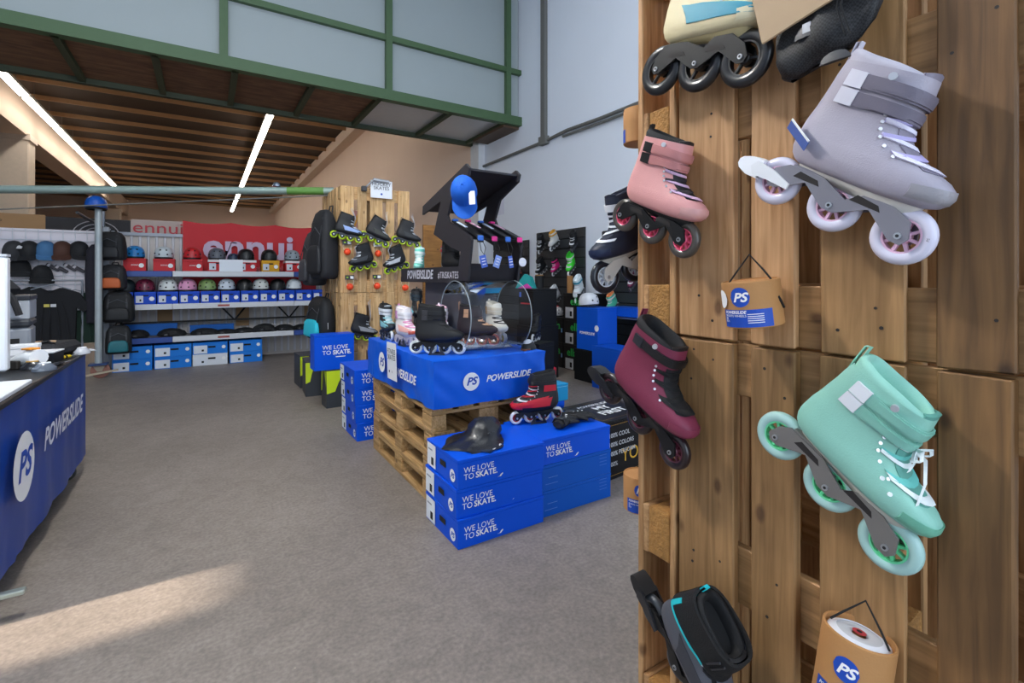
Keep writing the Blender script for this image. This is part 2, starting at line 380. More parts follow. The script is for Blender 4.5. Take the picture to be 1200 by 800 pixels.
# ================================================================ PALLETS
PW = wood('pallet_wood', '#9a6c40', '#d0a371', .62)
PWF = wood('pallet_wood_pale', '#b08450', '#dcb986', .62)
CHIP = mat('#a9793f', .8, var=.45, scale=55, bump=.8, bscale=120)
DEF = [(0, .145), (.186, .286), (.327, .473), (.514, .614), (.655, .8)]
def pallet(label, mtx, wd=DEF, length=1.2, W=PW, WS=None, cat='pallet', group=None, chip=True, nails=True, stb=(.145, .145, .145)):
    """local x: length, y: width, z: thickness, deck on top at z=.144"""
    t = thing('pallet', label, cat, mtx, group)
    width = wd[-1][1]
    for bi, (a, c) in enumerate(wd):
        bm().box((0, 0, 0), (length, c - a, .022), bev=.003, jit=.0022).build('deck_board', WS[bi] if WS else W, t, mtx=Matrix.Translation((length / 2, (a + c) / 2, .133)))
        if nails:
            b = bm()
            for x in (.045, .1, length / 2 - .03, length / 2 + .035, length - .1, length - .05):
                for f_ in random.sample(((.2, .4), (.6, .8)), random.choice((1, 1, 2))):
                    x2 = x + random.uniform(-.025, .025); y2 = a + (c - a) * random.uniform(*f_); b.cyl((x2, y2, .1425), (x2, y2, .1446), random.uniform(.003, .0042), n=7)
            b.build('nail_heads', mat('#2a2320', .6, var=.2), t)['kind'] = 'stuff'
    xs = (stb[0] / 2, length / 2, length - stb[2] / 2)
    for x, sw in zip(xs, stb):
        bm().box((0, 0, 0), (width, sw, .022), bev=.003, jit=.002).build('stringer_board', W, t, mtx=Matrix.Translation((x, width / 2, .111)) @ Matrix.Rotation(R(90), 4, 'Z'))
        for y, bw in ((.05, .1), (width / 2, .145), (width - .05, .1)):
            bm().box((0, 0, 0), (sw - .004, bw, .078), bev=.003, jit=.002).build('block', CHIP if chip else W, t, mtx=Matrix.Translation((x, y, .061)))
    for y, bw in ((.05, .1), (width / 2, .145), (width - .05, .1)):
        bm().box((0, 0, 0), (length, bw, .022), bev=.003, jit=.002).build('bottom_board', W, t, mtx=Matrix.Translation((length / 2, y, .011)))
    return t
# tower of upright pallets in the right foreground: deck facing -X
XW = 1.15
TW = [(0, .173), (.219, .327), (.379, .534), (.584, .687), (.735, .905)]
UP, DOWN = Vector((0, 0, 1)), Vector((0, 0, -1))
# x up, y towards the camera (-Y), z = x cross y = up x (-Y) = +X -> flip by running x downwards
PW_A = wood('tower_board_lit', '#a4774a', '#cfa173', .62); PW_B = wood('tower_board_mid', '#85623a', '#b08556', .62); PW_C = wood('tower_board_shaded', '#664829', '#8c653c', .62)  # boards darken rightward and downward: light falloff put into the wood colour
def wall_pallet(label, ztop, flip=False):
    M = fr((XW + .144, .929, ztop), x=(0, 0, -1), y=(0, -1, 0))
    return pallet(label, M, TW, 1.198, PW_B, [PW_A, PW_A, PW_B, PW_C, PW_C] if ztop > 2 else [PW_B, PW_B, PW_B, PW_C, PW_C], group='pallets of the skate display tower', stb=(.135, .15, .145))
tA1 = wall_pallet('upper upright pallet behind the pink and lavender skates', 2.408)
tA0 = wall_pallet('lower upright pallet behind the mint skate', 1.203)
def side_pallet(label, z0, Y, X0=XW, W=PW, face=1):
    # deck faces +Y
    M = fr((X0, Y - .144, z0), x=(0, 0, 1), y=(1, 0, 0)) if face > 0 else fr((X0 + .8, Y, z0), x=(0, 0, 1), y=(-1, 0, 0))
    return pallet(label, M, W=W, length=1.198, group='pallets of the skate display tower')
side_pallet('upper pallet seen edge-on at the tower corner beside the pink boot', 1.21, 1.085)
side_pallet('lower pallet seen edge-on at the tower corner below the burgundy boot', .005, 1.085)
for z0, nm in ((1.21, 'upper'), (.005, 'lower')):
    M = fr((XW + .42, .925, z0), x=(0, 0, 1), y=(0, -1, 0)) 
    pallet('%s hidden-side pallet seen through the gaps of the tower' % nm, fr((XW + .36, .92, z0), x=(0, 0, 1), y=(0, -1, 0)), DEF, 1.198, group='pallets of the skate display tower', nails=False)
# stack of four pallets under the blue cloth in the middle
for i, nm in enumerate(('bottom pallet of the stack under the blue cloth', 'second pallet from the floor under the blue cloth', 'third pallet from the floor under the blue cloth', 'top pallet directly under the blue cloth')):
    M = fr((1.955 + random.uniform(-.008, .008), 2.735 + random.uniform(-.006, .006), i * .146), x=(0, 1, 0), y=(-1, 0, 0))
    pallet(nm, M, group='pallets stacked under the blue cloth', chip=False, W=wood('pallet_wood_stack', '#94703f', '#cfa875', .62))
# hockey wall: two pallets facing -Y and two facing -X
for z0, nm in ((1.205, 'upper'), (.004, 'lower')):
    M = fr((1.275, 5.6 + .144, z0 + 1.198), x=(0, 0, -1), y=(1, 0, 0))
    pallet('%s pale pallet of the hockey skate wall, seen face-on' % nm, M, length=1.198, W=PWF, group='pallets of the hockey skate wall', chip=False)
    M = fr((1.265 + .144, 6.57, z0 + 1.198), x=(0, 0, -1), y=(0, -1, 0))
    pallet('%s pale pallet behind the hanging backpacks' % nm, M, length=1.198, W=PWF, group='pallets of the hockey skate wall', chip=False)
# ================================================================ SKATES
PROF = [(0, .138, -.112, .031), (.006, .155, -.124, .041), (.016, .164, -.134, .046), (.030, .1665, -.140, .049), (.043, .162, -.142, .0485), (.054, .148, -.142, .047), (.064, .124, -.141, .0445),
        (.084, .074, -.139, .041), (.098, .057, -.136, .0395), (.115, .048, -.133, .039), (.135, .045, -.130, .041), (.155, .046, -.127, .044), (.178, .046, -.125, .0465), (.205, .040, -.120, .048)]
def prof(z):
    if z <= 0: return PROF[0][1:]
    for p, q in zip(PROF, PROF[1:]):
        if z <= q[0]:
            k = (z - p[0]) / (q[0] - p[0]); return tuple(p[i] + (q[i] - p[i]) * k for i in (1, 2, 3))
    return PROF[-1][1:]
def sp(z, t, off=0., zz=None):
    xf, xb, b = prof(z); ct, st = math.cos(t), math.sin(t)
    cx, a = (xf + xb) / 2, (xf - xb) / 2
    pw = lambda v: math.copysign(abs(v) ** .70, v)
    f = (pw(ct) + 1) / 2
    low = max(0., 1 - z / .09)
    wf = 1 - low * (.26 * (1 - f) ** 1.2) - low * .05 * max(0, f - .72) / .28
    px = cx + (a + off) * pw(ct)
    lift = .007 * low * max(0., (px - .04) / .12) ** 1.5
    return Vector((px, (b * wf + off) * pw(st), (z if zz is None else zz) + lift + (off * .7 if z < .13 and ct > .1 else 0)))
def patch(b, t0, t1, z0, z1, o0, o1, nt=10, nz=2):
    """a shell lying on the boot between two offsets; z0, z1 numbers or functions of t"""
    g = lambda f, t: f(t) if callable(f) else f
    rings = []
    for i in range(nt + 1):
        t = t0 + (t1 - t0) * i / nt; za, zb_ = g(z0, t), g(z1, t); r = []
        for j in range(nz + 1): r.append(sp(za + (zb_ - za) * j / nz, t, o1))
        for j in range(nz, -1, -1): r.append(sp(za + (zb_ - za) * j / nz, t, o0))
        rings.append(r)
    return b.loft(rings)
def frame_poly(L, Rr, zs, n):
    h = L / 2; P = [(-h - .017, Rr), (-h - .006, Rr - .014), (-h + .012, Rr - .012)]
    for i in range(1, n - 1):
        x = -h + L * i / (n - 1); g = L / (n - 1) / 2
        P += [(x - g, Rr + .021), (x - .012, Rr - .011), (x + .012, Rr - .011)]
    P += [(h - L / (n - 1) / 2, Rr + .021), (h - .010, Rr - .014), (h + .010, Rr - .014), (h + .017, Rr + .002), (h + .004, Rr + .030), (h - .035, zs), (h - .085, zs), (.02, zs - .022 if n == 3 else zs - .006), (-.035, zs), (-.115, zs), (-h - .008, Rr + .026)]
    return P
def skate(label, mtx, c, n=3, D=.11, L=.27, lod=2, straps=2, brake=False, laces=6, loop=True, group=None, name='inline_skate', bow=False, stand=False, logo=None, bolt='#b9bcc0', spokes=8, lowcuff=0, print_=None, laceloop=0):
    t = thing(name, label, 'skate', mtx, group)
    NT = (14, 22, 36)[lod]; Rr = D / 2; zs = D - .002; k = min(1.12, max(.92, L / .27)) if n == 3 else L / .272
    BT = Matrix.Translation((0, 0, zs)) @ Matrix.Scale(k, 4)
    fab = lambda h, r=.55: mat(h, r, var=.06, scale=30, bump=.12 if lod == 2 else 0, bscale=350)
    boot_m = fab(c['boot']); dk = fab(c.get('liner', '#151517'), .8)
    ts = [2 * math.pi * i / NT for i in range(NT)]
    lv = [p[0] for p in PROF]
    if lod == 2: lv = sorted(set(lv + [(a + b2) / 2 for a, b2 in zip(lv, lv[1:])]))
    if lod == 0: lv = lv[::2] + [.203]
    b = bm(); b.loft([[sp(z, q) for q in ts] for z in lv], True, False)
    # rolled collar and hollow inside
    boot = b.build('boot', boot_m, t, True, BT, 60)
    b = bm()
    b.loft([[sp(.203, q, o, zz + (.012 * math.cos(q - math.pi) if zz > .18 else 0) - lowcuff) for q in ts] for o, zz in ((-.004, .185), (-.001, .207), (-.004, .216), (-.011, .219), (-.018, .213), (-.021, .19), (-.024, .11))], True, True)
    b.build('liner', dk, t, True, BT, 60)
    if c.get('toe') and lod:
        patch(bm(), -1.0, 1.0, .001, lambda q: .03 + .012 * math.cos(q), .0004, .0022, 14, 3).build('toe_cap', fab(c['toe'], .45), boot, True, sharp=60)
    if lod:
        patch(bm(), -.6, .6, lambda q: .062, lambda q: .15, -.001, .0012, 8, 6).build('tongue', fab(c.get('tongue', c.get('liner', '#151517')), .7), t, True, BT, 60)
        patch(bm(), -.6, .6, lambda q: .17, lambda q: .216 - .01 * abs(q), -.009, -.001, 8, 4).build('tongue_top', dk if not c.get('tongue') else fab(c['tongue']), t, True, BT, 60)
    if c.get('side') and lod:
        for sg in (-1, 1):
            patch(bm(), sg * .55, sg * 1.75, lambda q: .02 + .006 * abs(q), lambda q: .03 + .03 * abs(q), .0002, .0022, 8, 2).build('side_panel', fab(c['side']), boot, True)
    # base plate between boot and frame
    b = bm(); b.loft([[sp(0, q, o, zz) for q in ts] for o, zz in ((-.012, -.012), (-.004, -.004), (.001, .006))], True, False)
    b.build('sole_plate', mat(c.get('sole', '#d9d6cc'), .5), t, True, BT, 50)
    # laces
    lm = fab(c.get('lace', '#101012'), .8)
    nl = laces if lod else min(laces, 3)
    for i in range(nl):
        z0 = .066 + (.074 / max(1, nl - 1)) * i; sg = 1 if i % 2 else -1; hw = .0032 if lod else .006
        m2 = fab(c['lace2'], .8) if c.get('lace2') and i % 2 else lm
        patch(bm(), -1.05, 1.05, lambda q: z0 + sg * .006 * q - hw, lambda q: z0 + sg * .006 * q + hw, .001, .0042, 8, 1).build('lace', m2, t, True, BT, 60)
        if lod == 2:
            for sd in (-1, 1):
                p = sp(z0 + .002, sd * 1.1, .001); q = sp(z0 + .002, sd * 1.1, .003)
                bm().cyl(p, q, .0034, n=10).build('eyelet', mat('#e4e4e8', .3, metal=.6), t, mtx=BT)
    if bow:
        p = sp(.132, 0, .006)
        for pts in ([(0, 0, 0), (.012, -.02, .014), (.022, -.03, .002), (.012, -.022, -.012), (0, 0, 0)], [(0, 0, 0), (.015, .02, .012), (.02, .028, 0), (.01, .02, -.012), (0, 0, 0)], [(0, 0, 0), (.024, -.014, .002), (.05, -.024, -.03), (.066, -.03, -.07)], [(0, 0, 0), (.014, -.01, -.012), (.02, -.02, -.034)]):
            bm().ribbon([p + Vector(v) for v in pts], (.2, .3, .9), .007, .002).build('lace', lm, t, True, BT)
    # straps
    sm = fab(c.get('strap', c['boot']), .45)
    for i in range(straps):
        z0 = .168 - .032 * i; hw = .0125
        s_ = patch(bm(), -1.75, 2.4, lambda q: z0 - hw - .004 * q, lambda q: z0 + hw - .004 * q, .0015, .0055, 18 if lod else 8, 2).build('strap', sm, t, True, BT, 50)
        if lod == 2:
            patch(bm(), -1.55, .9, lambda q: z0 - hw * .68 - .004 * q, lambda q: z0 + hw * .68 - .004 * q, .005, .0072, 14, 2).build('strap_padding', sm, s_, True, sharp=50)
            if logo: 
                pass
        if lod: patch(bm(), -1.95, -1.62, lambda q: z0 - hw - .004 * q - .002, lambda q: z0 + hw - .004 * q + .002, .002, .0068, 3, 1).build('buckle', mat(c.get('buckle', '#e6e6ea'), .4), s_, False)
    if lod == 2 and straps:
        p = sp(.192, -1.35, .0); q = sp(.192, -1.35, .006)
        bm().cyl(p, q, .007, n=12).build('cuff_bolt', mat('#d4d4d8', .35, metal=.5), t, mtx=BT)
    if loop:
        p = sp(.2, math.pi, .002)
        ll = loop if isinstance(loop, float) else .04
        bm().ribbon([p + Vector(v) for v in ((0, 0, -.03), (-.002, 0, 0), (-.004, 0, ll), (.004, 0, ll + .004), (.006, 0, 0), (.006, 0, -.02))], (0, 1, 0), .014, .0025).build('pull_loop', fab(c.get('loop', c['boot'])), t, False, BT)
    if laceloop:
        p = sp(.13, 0, .006)
        bm().tube([p, p + Vector((.006, .01, .06)), (-.02 + laceloop * .2, .006, .2 + laceloop * .8), (-.03 + laceloop * .25, 0, .2 + laceloop), (-.04 + laceloop * .2, -.006, .2 + laceloop * .8), p + Vector((0, -.012, .06)), p], .003, 5).build('lace_loop', lm, t, True, BT)
    # frame
    fm = mat(c.get('frame', '#1b1b1d'), .38, metal=c.get('fmetal', .3), var=.05)
    fp = frame_poly(L, Rr, zs - .008, n)
    f = bm().prism(fp, -.0225, -.0175).prism(fp, .0175, .0225)
    f.box((L / 2 - .062, 0, zs - .007), (.05, .036, .006)).box((-.075, 0, zs - .007), (.07, .036, .006)).build('frame', fm, t)
    if lod == 2:
        for x in (-L / 4, L / 4 - .01):
            bm().prism([(x - .03, Rr + .024), (x + .03, Rr + .024), (x + .022, Rr + .034), (x - .02, Rr + .038)], -.0232, -.022).build('frame_window', mat('#241f1e', .8), t)
    wm = mat(c['wheel'], .32, var=.04, coat=.2) if not c.get('clear') else mat(c['wheel'], .15, var=.02, alpha=.62, spec=.7)
    hm = mat(c['hub'], .4, var=.05)
    NW = (14, 20, 36)[lod]; rc = Rr * .60
    wkey = (D, lod); 
    tire = _wheel.get(wkey)
    if tire is None:
        pr = [(rc, -.0085), (rc + .003, -.0105), (Rr * .80, -.0122), (Rr * .93, -.0088), (Rr * .985, -.0045), (Rr, 0), (Rr * .985, .0045), (Rr * .93, .0088), (Rr * .80, .0122), (rc + .003, .0105), (rc, .0085)]
        tire = bm().lathe(pr, NW, Matrix.Rotation(R(90), 4, 'X')).mesh('wheel', True, 50); 
        hb = bm(); T = Matrix.Rotation(R(90), 4, 'X')
        hb.lathe([(rc * .9, -.0085), (rc + .001, -.0088), (rc + .001, .0088), (rc * .9, .0085), (rc * .9, -.0085)], NW, T)
        hb.lathe([(.004, -.010), (.0125, -.010), (.014, -.008), (.014, .008), (.0125, .010), (.004, .010), (.004, -.010)], max(10, NW // 2), T)
        if lod:
            for i in range(spokes):
                a = 2 * math.pi * i / spokes; rm = (.012 + rc * .92) / 2; ln = rc * .92 - .011
                hb.box((0, 0, 0), (ln, .009, .0055), Matrix.Rotation(-a, 4, 'Y') @ Matrix.Translation((rm, 0, 0)))
        else: hb.lathe([(.004, -.006), (rc, -.007), (rc, .007), (.004, .006)], NW, T)
        _wheel[wkey] = (tire, hb.mesh('hub', True, 30)); 
    tire, hub = _wheel[wkey]
    def mm(me, m):
        kk = (me.name, m.name)
        if kk not in _wmesh:
            x = me.copy(); x.materials.append(m); _wmesh[kk] = x
        return _wmesh[kk]
    bmesh_ = _wheel.get('bolt')
    if bmesh_ is None:
        bmesh_ = bm().cyl((0, -.0255, 0), (0, .0255, 0), .0062, n=10).mesh('axle_bolt', True, 30); _wheel['bolt'] = bmesh_
    for i in range(n):
        x = -L / 2 + L * i / (n - 1)
        wo = put('wheel', mm(tire, wm), t, Matrix.Translation((x, 0, Rr)))
        put('hub', mm(hub, hm), wo)
        if lod: 
            put('axle_bolt', mm(bmesh_, mat(bolt, .3, metal=.8)), wo)
            if lod == 2: bm().cyl((0, -.0262, 0), (0, -.0253, 0), .003, n=8).build('bolt_socket', mat('#1c1c1e', .6), wo)
        if lod == 2 and print_ :
            for a0 in (.3, 2.6):
                text(wo, print_, .0065, mat('#6a6474', .6, var=0), (math.cos(a0) * Rr * .80, -.0122, math.sin(a0) * Rr * .80), (-math.sin(a0), 0, math.cos(a0)), (math.cos(a0), 0, math.sin(a0)) if False else (-math.cos(a0), 0, -math.sin(a0)), shear=.2, lift=.0006)
    if brake:
        h = -L / 2
        br = bm().prism([(h - .004, Rr + .02), (h - .05, Rr + .026), (h - .062, Rr + .01), (h - .05, Rr - .006), (h - .01, Rr - .004), (h + .04, Rr - .006), (h + .04, Rr + .006)], -.028, -.0225).prism([(h - .004, Rr + .02), (h - .05, Rr + .026), (h - .062, Rr + .01), (h - .05, Rr - .006), (h - .01, Rr - .004), (h + .04, Rr - .006), (h + .04, Rr + .006)], .0225, .028)
        br = br.build('brake_arm', mat(c.get('brake_arm', '#e9e9ec'), .35, metal=.1), t)
        bm().loft([[(h - .045 - o, y, Rr + z) for y, z in ((-.022, .03 - e), (.022, .03 - e), (.022, -.012 + e), (-.022, -.012 + e))] for o, e in ((-.005, 0), (.025, 0), (.048, .008), (.055, .016))]).build('brake_pad', mat(c.get('brake', '#f0f0f4'), .5), br, True)
    if stand:
        bm().prism([(-.055, -.004), (.06, -.004), (.03, .045), (.02, .045), (.03, .01), (-.03, .01), (-.02, .045), (-.03, .045)], -.04, -.03).prism([(-.055, -.004), (.06, -.004), (.03, .045), (.02, .045), (.03, .01), (-.03, .01), (-.02, .045), (-.03, .045)], .03, .04).build('display_foot', mat('#26282c', .5), t)
    return t
_wheel = {}; _wmesh = {}
def hang(rear, front, X, D, lean=0., raise_=0.):
    """pose of a skate hung on the tower: side against the wall, toe towards -Y; rear and front axle on the plane X"""
    a = at(*rear, X=X); f = at(*front, X=X); x = (f - a).normalized()
    z = Vector((0, x.z, -x.y)); z = (z + Vector((lean, 0, 0))).normalized()
    M = fr((a + f) / 2, x=x, z=z); L = (f - a).length
    M.translation = (a + f) / 2 - M.col[2].to_3d() * D / 2
    return M, L
def screw(parent_tower, p, d=(-1, .0, .05), ln=.05):
    p = Vector(p); d = Vector(d).normalized()
    M = parent_tower.matrix_local.inverted()
    b = bm(); b.cyl(M @ (p - d * .02), M @ (p + d * ln), .0022, n=8).cyl(M @ (p + d * ln), M @ (p + d * (ln + .003)), .0052, n=10)
    return b.build('screw', mat('#c08a4a', .35, metal=.9), parent_tower)
SK = []
XS = 1.088
def tower_skate(label, rear, front, c, D=.11, lean=0., X=XS, nail=True, tower=None, **kw):
    M, L = hang(rear, front, X, D, lean)
    o = skate(label, M, c, D=D, L=L, group='skates on the tower', **kw)
    return o, M, L
tower_skate('lavender skate with white heel brake and two ankle straps on pallet tower', (912, 212), (1058, 277),
    dict(boot='#a9a3b0', liner='#b4b0bc', tongue='#86808f', toe='#a3a0a6', lace='#e6e2f4', lace2='#b6addc', strap='#77717f', buckle='#d9d7e2', frame='#8b8890', fmetal=.5, wheel='#d9d5e6', hub='#e3b9d2', sole='#dcd8d0', loop='#d6d2de'), D=.106, brake=True, laces=7, print_='PS')
mint, _, _ = tower_skate('mint green skate with three mint wheels and a loose bow on pallet tower', (915, 510), (1043, 637),
    dict(boot='#8fc9b8', liner='#93ccbb', tongue='#5f9f92', toe='#74bba0', lace='#eef6f6', lace2='#6cc6bd', strap='#86c2b1', buckle='#e8eaf0', frame='#86827f', fmetal=.5, wheel='#a9cfc9', hub='#6fe0a4', sole='#d4d2c6', loop='#8fcfbb'), D=.106, laces=6, bow=True)
for z_, t_ in ((.062, -1.25), (.048, -1.2)):
    bm().cyl(sp(z_, t_, 0), sp(z_, t_, .0025), .0042, n=12).build('vent_eyelet', mat('#e6ebea', .4), mint, False, Matrix.Translation((0, 0, .104)) @ Matrix.Scale(.934, 4))
tower_skate('pale pink skate with black liner and glittery wheels on pallet tower', (733, 252), (802, 281),
    dict(boot='#d99a98', liner='#141416', tongue='#1b1b1e', toe='#e0a9a4', lace='#d9b6d6', lace2='#2c2830', strap='#c58482', buckle='#161618', frame='#161617', wheel='#4a443e', hub='#ec5d80', sole='#1b1b1c', loop='#161618'), D=.1, brake=False, laces=7)
tower_skate('burgundy suede skate with black strap and wheels on pallet tower', (716, 455), (791, 528),
    dict(boot='#7c2c46', liner='#141316', tongue='#1a181b', toe='#8a3850', lace='#141416', strap='#19191b', buckle='#2c2c30', frame='#171718', wheel='#26191c', hub='#6a3040', sole='#1c1a1b', loop='#7c2c46', brake='#1e1e20', brake_arm='#1f1f22'), D=.1, brake=True, straps=1, laces=6)
tower_skate('cream skate with teal sole and big black air tyres, topmost on pallet tower', (775, 83), (874, 69),
    dict(boot='#dccfa6', liner='#1a1a1c', tongue='#cfc6b0', toe='#e6dcb8', side='#3b93a8', lace='#e8a41e', lace2='#2a62c8', strap='#d6c9a2', frame='#131314', wheel='#17171a', hub='#1b1b1e', sole='#b9a97c', loop='#1a1a1c'), D=.135, laces=6, bolt='#d0d0d4', spokes=3)
# grey shell skate, lowest on the tower
a = at(767, 716, X=1.07); al = R(44)
x = Vector((0.0, -math.cos(al), -math.sin(al))); z = Vector((-.12, -math.sin(al), math.cos(al)))
M = fr(a, x=x, z=z); M = M @ Matrix.Translation((.125, 0, -.045))
o = skate('black and grey shell skate with teal trim, lowest on pallet tower', M, dict(boot='#55565e', liner='#0f0f11', tongue='#17171a', side='#3a3b42', lace='#17171a', strap='#17171a', buckle='#1fc4cc', frame='#161618', wheel='#3c3f44', hub='#1d1d20', sole='#1a1a1c', loop='#1cc0c8', brake='#1b1b1d', brake_arm='#2a2a2e'), D=.09, L=.25, n=3, brake=True, straps=1, laces=3, group='skates on the tower')
BT = Matrix.Translation((0, 0, .098)) @ Matrix.Scale(.926, 4)
patch(bm(), -3.1, 3.1, .10, .208, .002, .009, 30, 4).build('cuff', mat('#121214', .75, var=.1, bump=.3, bscale=250), o, True, BT, 60)
patch(bm(), -2.6, -1.2, lambda q: .096, lambda q: .102, .003, .0105, 8, 1).build('teal_trim', mat('#1cc0c8', .5), o, True, BT)
patch(bm(), 1.0, 2.6, lambda q: .096, lambda q: .102, .003, .0105, 8, 1).build('teal_trim', mat('#1cc0c8', .5), o, True, BT)
patch(bm(), -2.65, -2.4, lambda q: .1, lambda q: .15, .003, .0105, 2, 2).build('teal_trim', mat('#1cc0c8', .5), o, True, BT)
patch(bm(), -.45, .45, .05, .1, .001, .007, 6, 4).build('instep_shield', mat('#5d5e67', .5), o, True, BT)
p = sp(.085, -.1, .006); q = sp(.085, -.1, .022)
bm().cyl(p, q, .016, .014, 20).build('dial', mat('#0f0f11', .4), o, False, BT)
for t0 in (-1.1, -.9): bm().cyl(sp(.13, t0, .01), sp(.19, t0 + .1, .012), .003, n=6).build('buckle_ladder', mat('#2a2a2e', .4), o, False, BT)
# ================================================================ GOODS ON THE TOWER
KRAFT = mat('#b5824e', .75, var=.08, scale=25, bump=.08)
CORD = mat('#121214', .8)
def bent(parent, me, m, r, h, a0, name):
    """flat artwork rolled round a tube of radius r: x -> angle, y -> height"""
    x = me.copy()
    for v in x.vertices:
        a = a0 + v.co.x / r; v.co = Vector((r * math.sin(a), -r * math.cos(a), h + v.co.y))
    x.materials.clear(); x.materials.append(m)
    return put(name, x, parent)
def grid_rect(w_, h_, nx=10):
    b = bm(); b.add([(-w_ / 2 + w_ * i / nx, s_ * h_ / 2, 0) for i in range(nx + 1) for s_ in (-1, 1)], [(2 * i, 2 * i + 2, 2 * i + 3, 2 * i + 1) for i in range(nx)])
    return b.mesh('label')
def grid_disc(r, n=12):
    b = bm(); vs = []; fs = []
    for i in range(n + 1):
        x = -r + 2 * r * i / n; y = math.sqrt(max(0, r * r - x * x)); vs += [(x, -y, 0), (x, y, 0)]
    return b.add(vs, [(2 * i, 2 * i + 2, 2 * i + 3, 2 * i + 1) for i in range(n)]).mesh('logo_disc')
def wheel_tube(label, M, r=.058, h=.115, face=0., tagged=False, opened=False, group='kraft wheel tubes', cord=True):
    t = thing('wheel_tube', label, 'cardboard tube', M, group)
    b = bm().lathe([(0.001, 0), (r * .97, 0), (r, .002), (r, h * .55), (r * 1.006, h * .55), (r * 1.006, h - .002), (r * .985, h), (r * .93, h), (r * .93, h - (.012 if opened else .003)), (0.001, h - (.012 if opened else .003))], 40)
    b.build('tube_body', KRAFT, t, True, sharp=30)
    R_ = r * 1.008
    bent(t, grid_rect(r * 1.9, h * .38), PSBLUE, R_ + .0004, h * .22, face, 'label')
    bent(t, grid_disc(r * .36), PSBLUE, R_ + .0008, h * .68, face - .12, 'logo_disc')
    bent(t, textmesh('PS', r * .46, .3, .03, sx=1.1), WHITE, R_ + .0016, h * .67, face - .12, 'lettering')
    bent(t, textmesh('POWERSLIDE', r * .15, .25, .03, 'LEFT'), WHITE, R_ + .0014, h * .355, face - .82, 'lettering')
    bent(t, textmesh('SPORTS WHEELS\n80\n85A', r * .12, 0, 0, 'LEFT'), WHITE, R_ + .0014, h * .22, face - .82, 'lettering')
    for i in range(5): bent(t, grid_rect(r * .55, .0016, 4), WHITE, R_ + .0012, h * (.13 + .045 * i), face + .35, 'print_line')
    if cord:
        bm().tube([(-r * .8, 0, h - .004), (-r * .5, .005, h + .02), (0, .012, h + .058), (r * .5, .005, h + .02), (r * .8, 0, h - .006)], .0022, 6).build('cord', CORD, t, True)
        bm().tube([(r * .99, -r * .15, h * .62), (r * 1.03, -.002, h * .5), (r * 1.02, .01, h * .36)], .003, 6).build('cord_end', CORD, t, True)
    if tagged:
        bent(t, grid_disc(r * .34), WHITE, R_ + .0022, h * .64, face - .95, 'paper_tag')
    if opened:
        bm().lathe([(.012, h - .006), (.018, h - .002), (r * .62, h - .004), (r * .86, h - .010), (r * .88, h - .0115)], 30).build('wheel_inside', mat('#c9ccd2', .2, var=.1), t, True)
        bm().lathe([(r * .62, h - .0035), (r * .62, h - .0015), (r * .86, h - .009)], 30).build('wheel_tyre', mat('#e6e8f0', .25), t, True)
        disc(t, .012, mat('#b43a40', .5), (0, 0, h - .001), (1, 0, 0), (0, 1, 0), name='wheel_core')
        disc(t, .005, INK, (0, 0, h), (1, 0, 0), (0, 1, 0), name='bore')
    return t
p = at(885, 383, X=1.085)
M = Matrix.Translation((1.085, p.y, at(885, 380, X=1.085).z)) @ Matrix.Rotation(R(-90 + 8), 4, 'Z') @ Matrix.Rotation(R(-4), 4, 'Y') @ Matrix.Rotation(R(6), 4, 'X')
wheel_tube('kraft tube of wheels with teardrop paper tag, hung beside lavender skate', M, .062, .105, 0.12, tagged=True)
screw(tA1, (1.13, p.y, at(893, 290, X=1.1).z - .005))
p = at(990, 800, X=1.07)
M = Matrix.Translation((1.075, p.y, at(990, 836, X=1.075).z)) @ Matrix.Rotation(R(-90 + 10), 4, 'Z') @ Matrix.Rotation(R(-8), 4, 'X') @ Matrix.Rotation(R(6), 4, 'Y')
wheel_tube('kraft tube of wheels with clear wheel in its lid, bottom of tower', M, .062, .165, .1, opened=True)
screw(tA0, (1.12, at(1000, 688, X=1.1).y, at(1000, 688, X=1.1).z))
# two tubes hung round the corner on the side that faces away
for (x_, z_, lb) in ((1.245, at(738, 166, Y=1.15).z, 'kraft tube with blue top peeking out beside the pink boot'), (1.24, at(738, 600, Y=1.15).z, 'kraft tube with blue label peeking out low behind the tower corner')):
    xx_ = at(739, 300, Y=1.155).x
    M = pose(xx_ + .045, 1.155, z_, 200 if z_ > 1.3 else -40)
    wheel_tube(lb, M, .055, .115, 0, cord=False, group='tubes behind the tower corner')
# screws for the skates
for tw, px, py in ((tA1, 972, 72), (tA0, 996, 395), (tA0, 822, 620), (tA1, 752, 372), (tA1, 793, 134)):
    q = at(px, py, X=1.11); screw(tw, (1.14, q.y, q.z), (-1, .1, .05), .04)
# swing tag tied to the lavender skate
q = at(944, 142, X=1.045); q2 = at(928, 172, X=1.045)
tg = thing('swing_tag', 'blue swing tag on black cord at the lavender heel', 'tag', fr(at(935, 158, X=1.04), x=(-.35, -.6, .5), y=(.1, .35, .75)))
bm().box((0, 0, 0), (.022, .075, .002), bev=.0006).build('card', mat('#4a63a8', .5), tg)
bm().box((.012, 0, .0012), (.004, .072, .002)).build('card_edge', WHITE, tg)
Mi = tg.matrix_local.inverted()
bm().tube([Mi @ v for v in (at(968, 88, X=1.08), at(966, 110, X=1.045), at(957, 140, X=1.03), at(950, 165, X=1.035), at(948, 182, X=1.04))], .0022, 6).build('cord', CORD, tg, True)
bm().dome(.007, .006, .01, 8, 4, Matrix.Translation(Mi @ at(949, 183, X=1.04))).build('knot', CORD, tg, True)
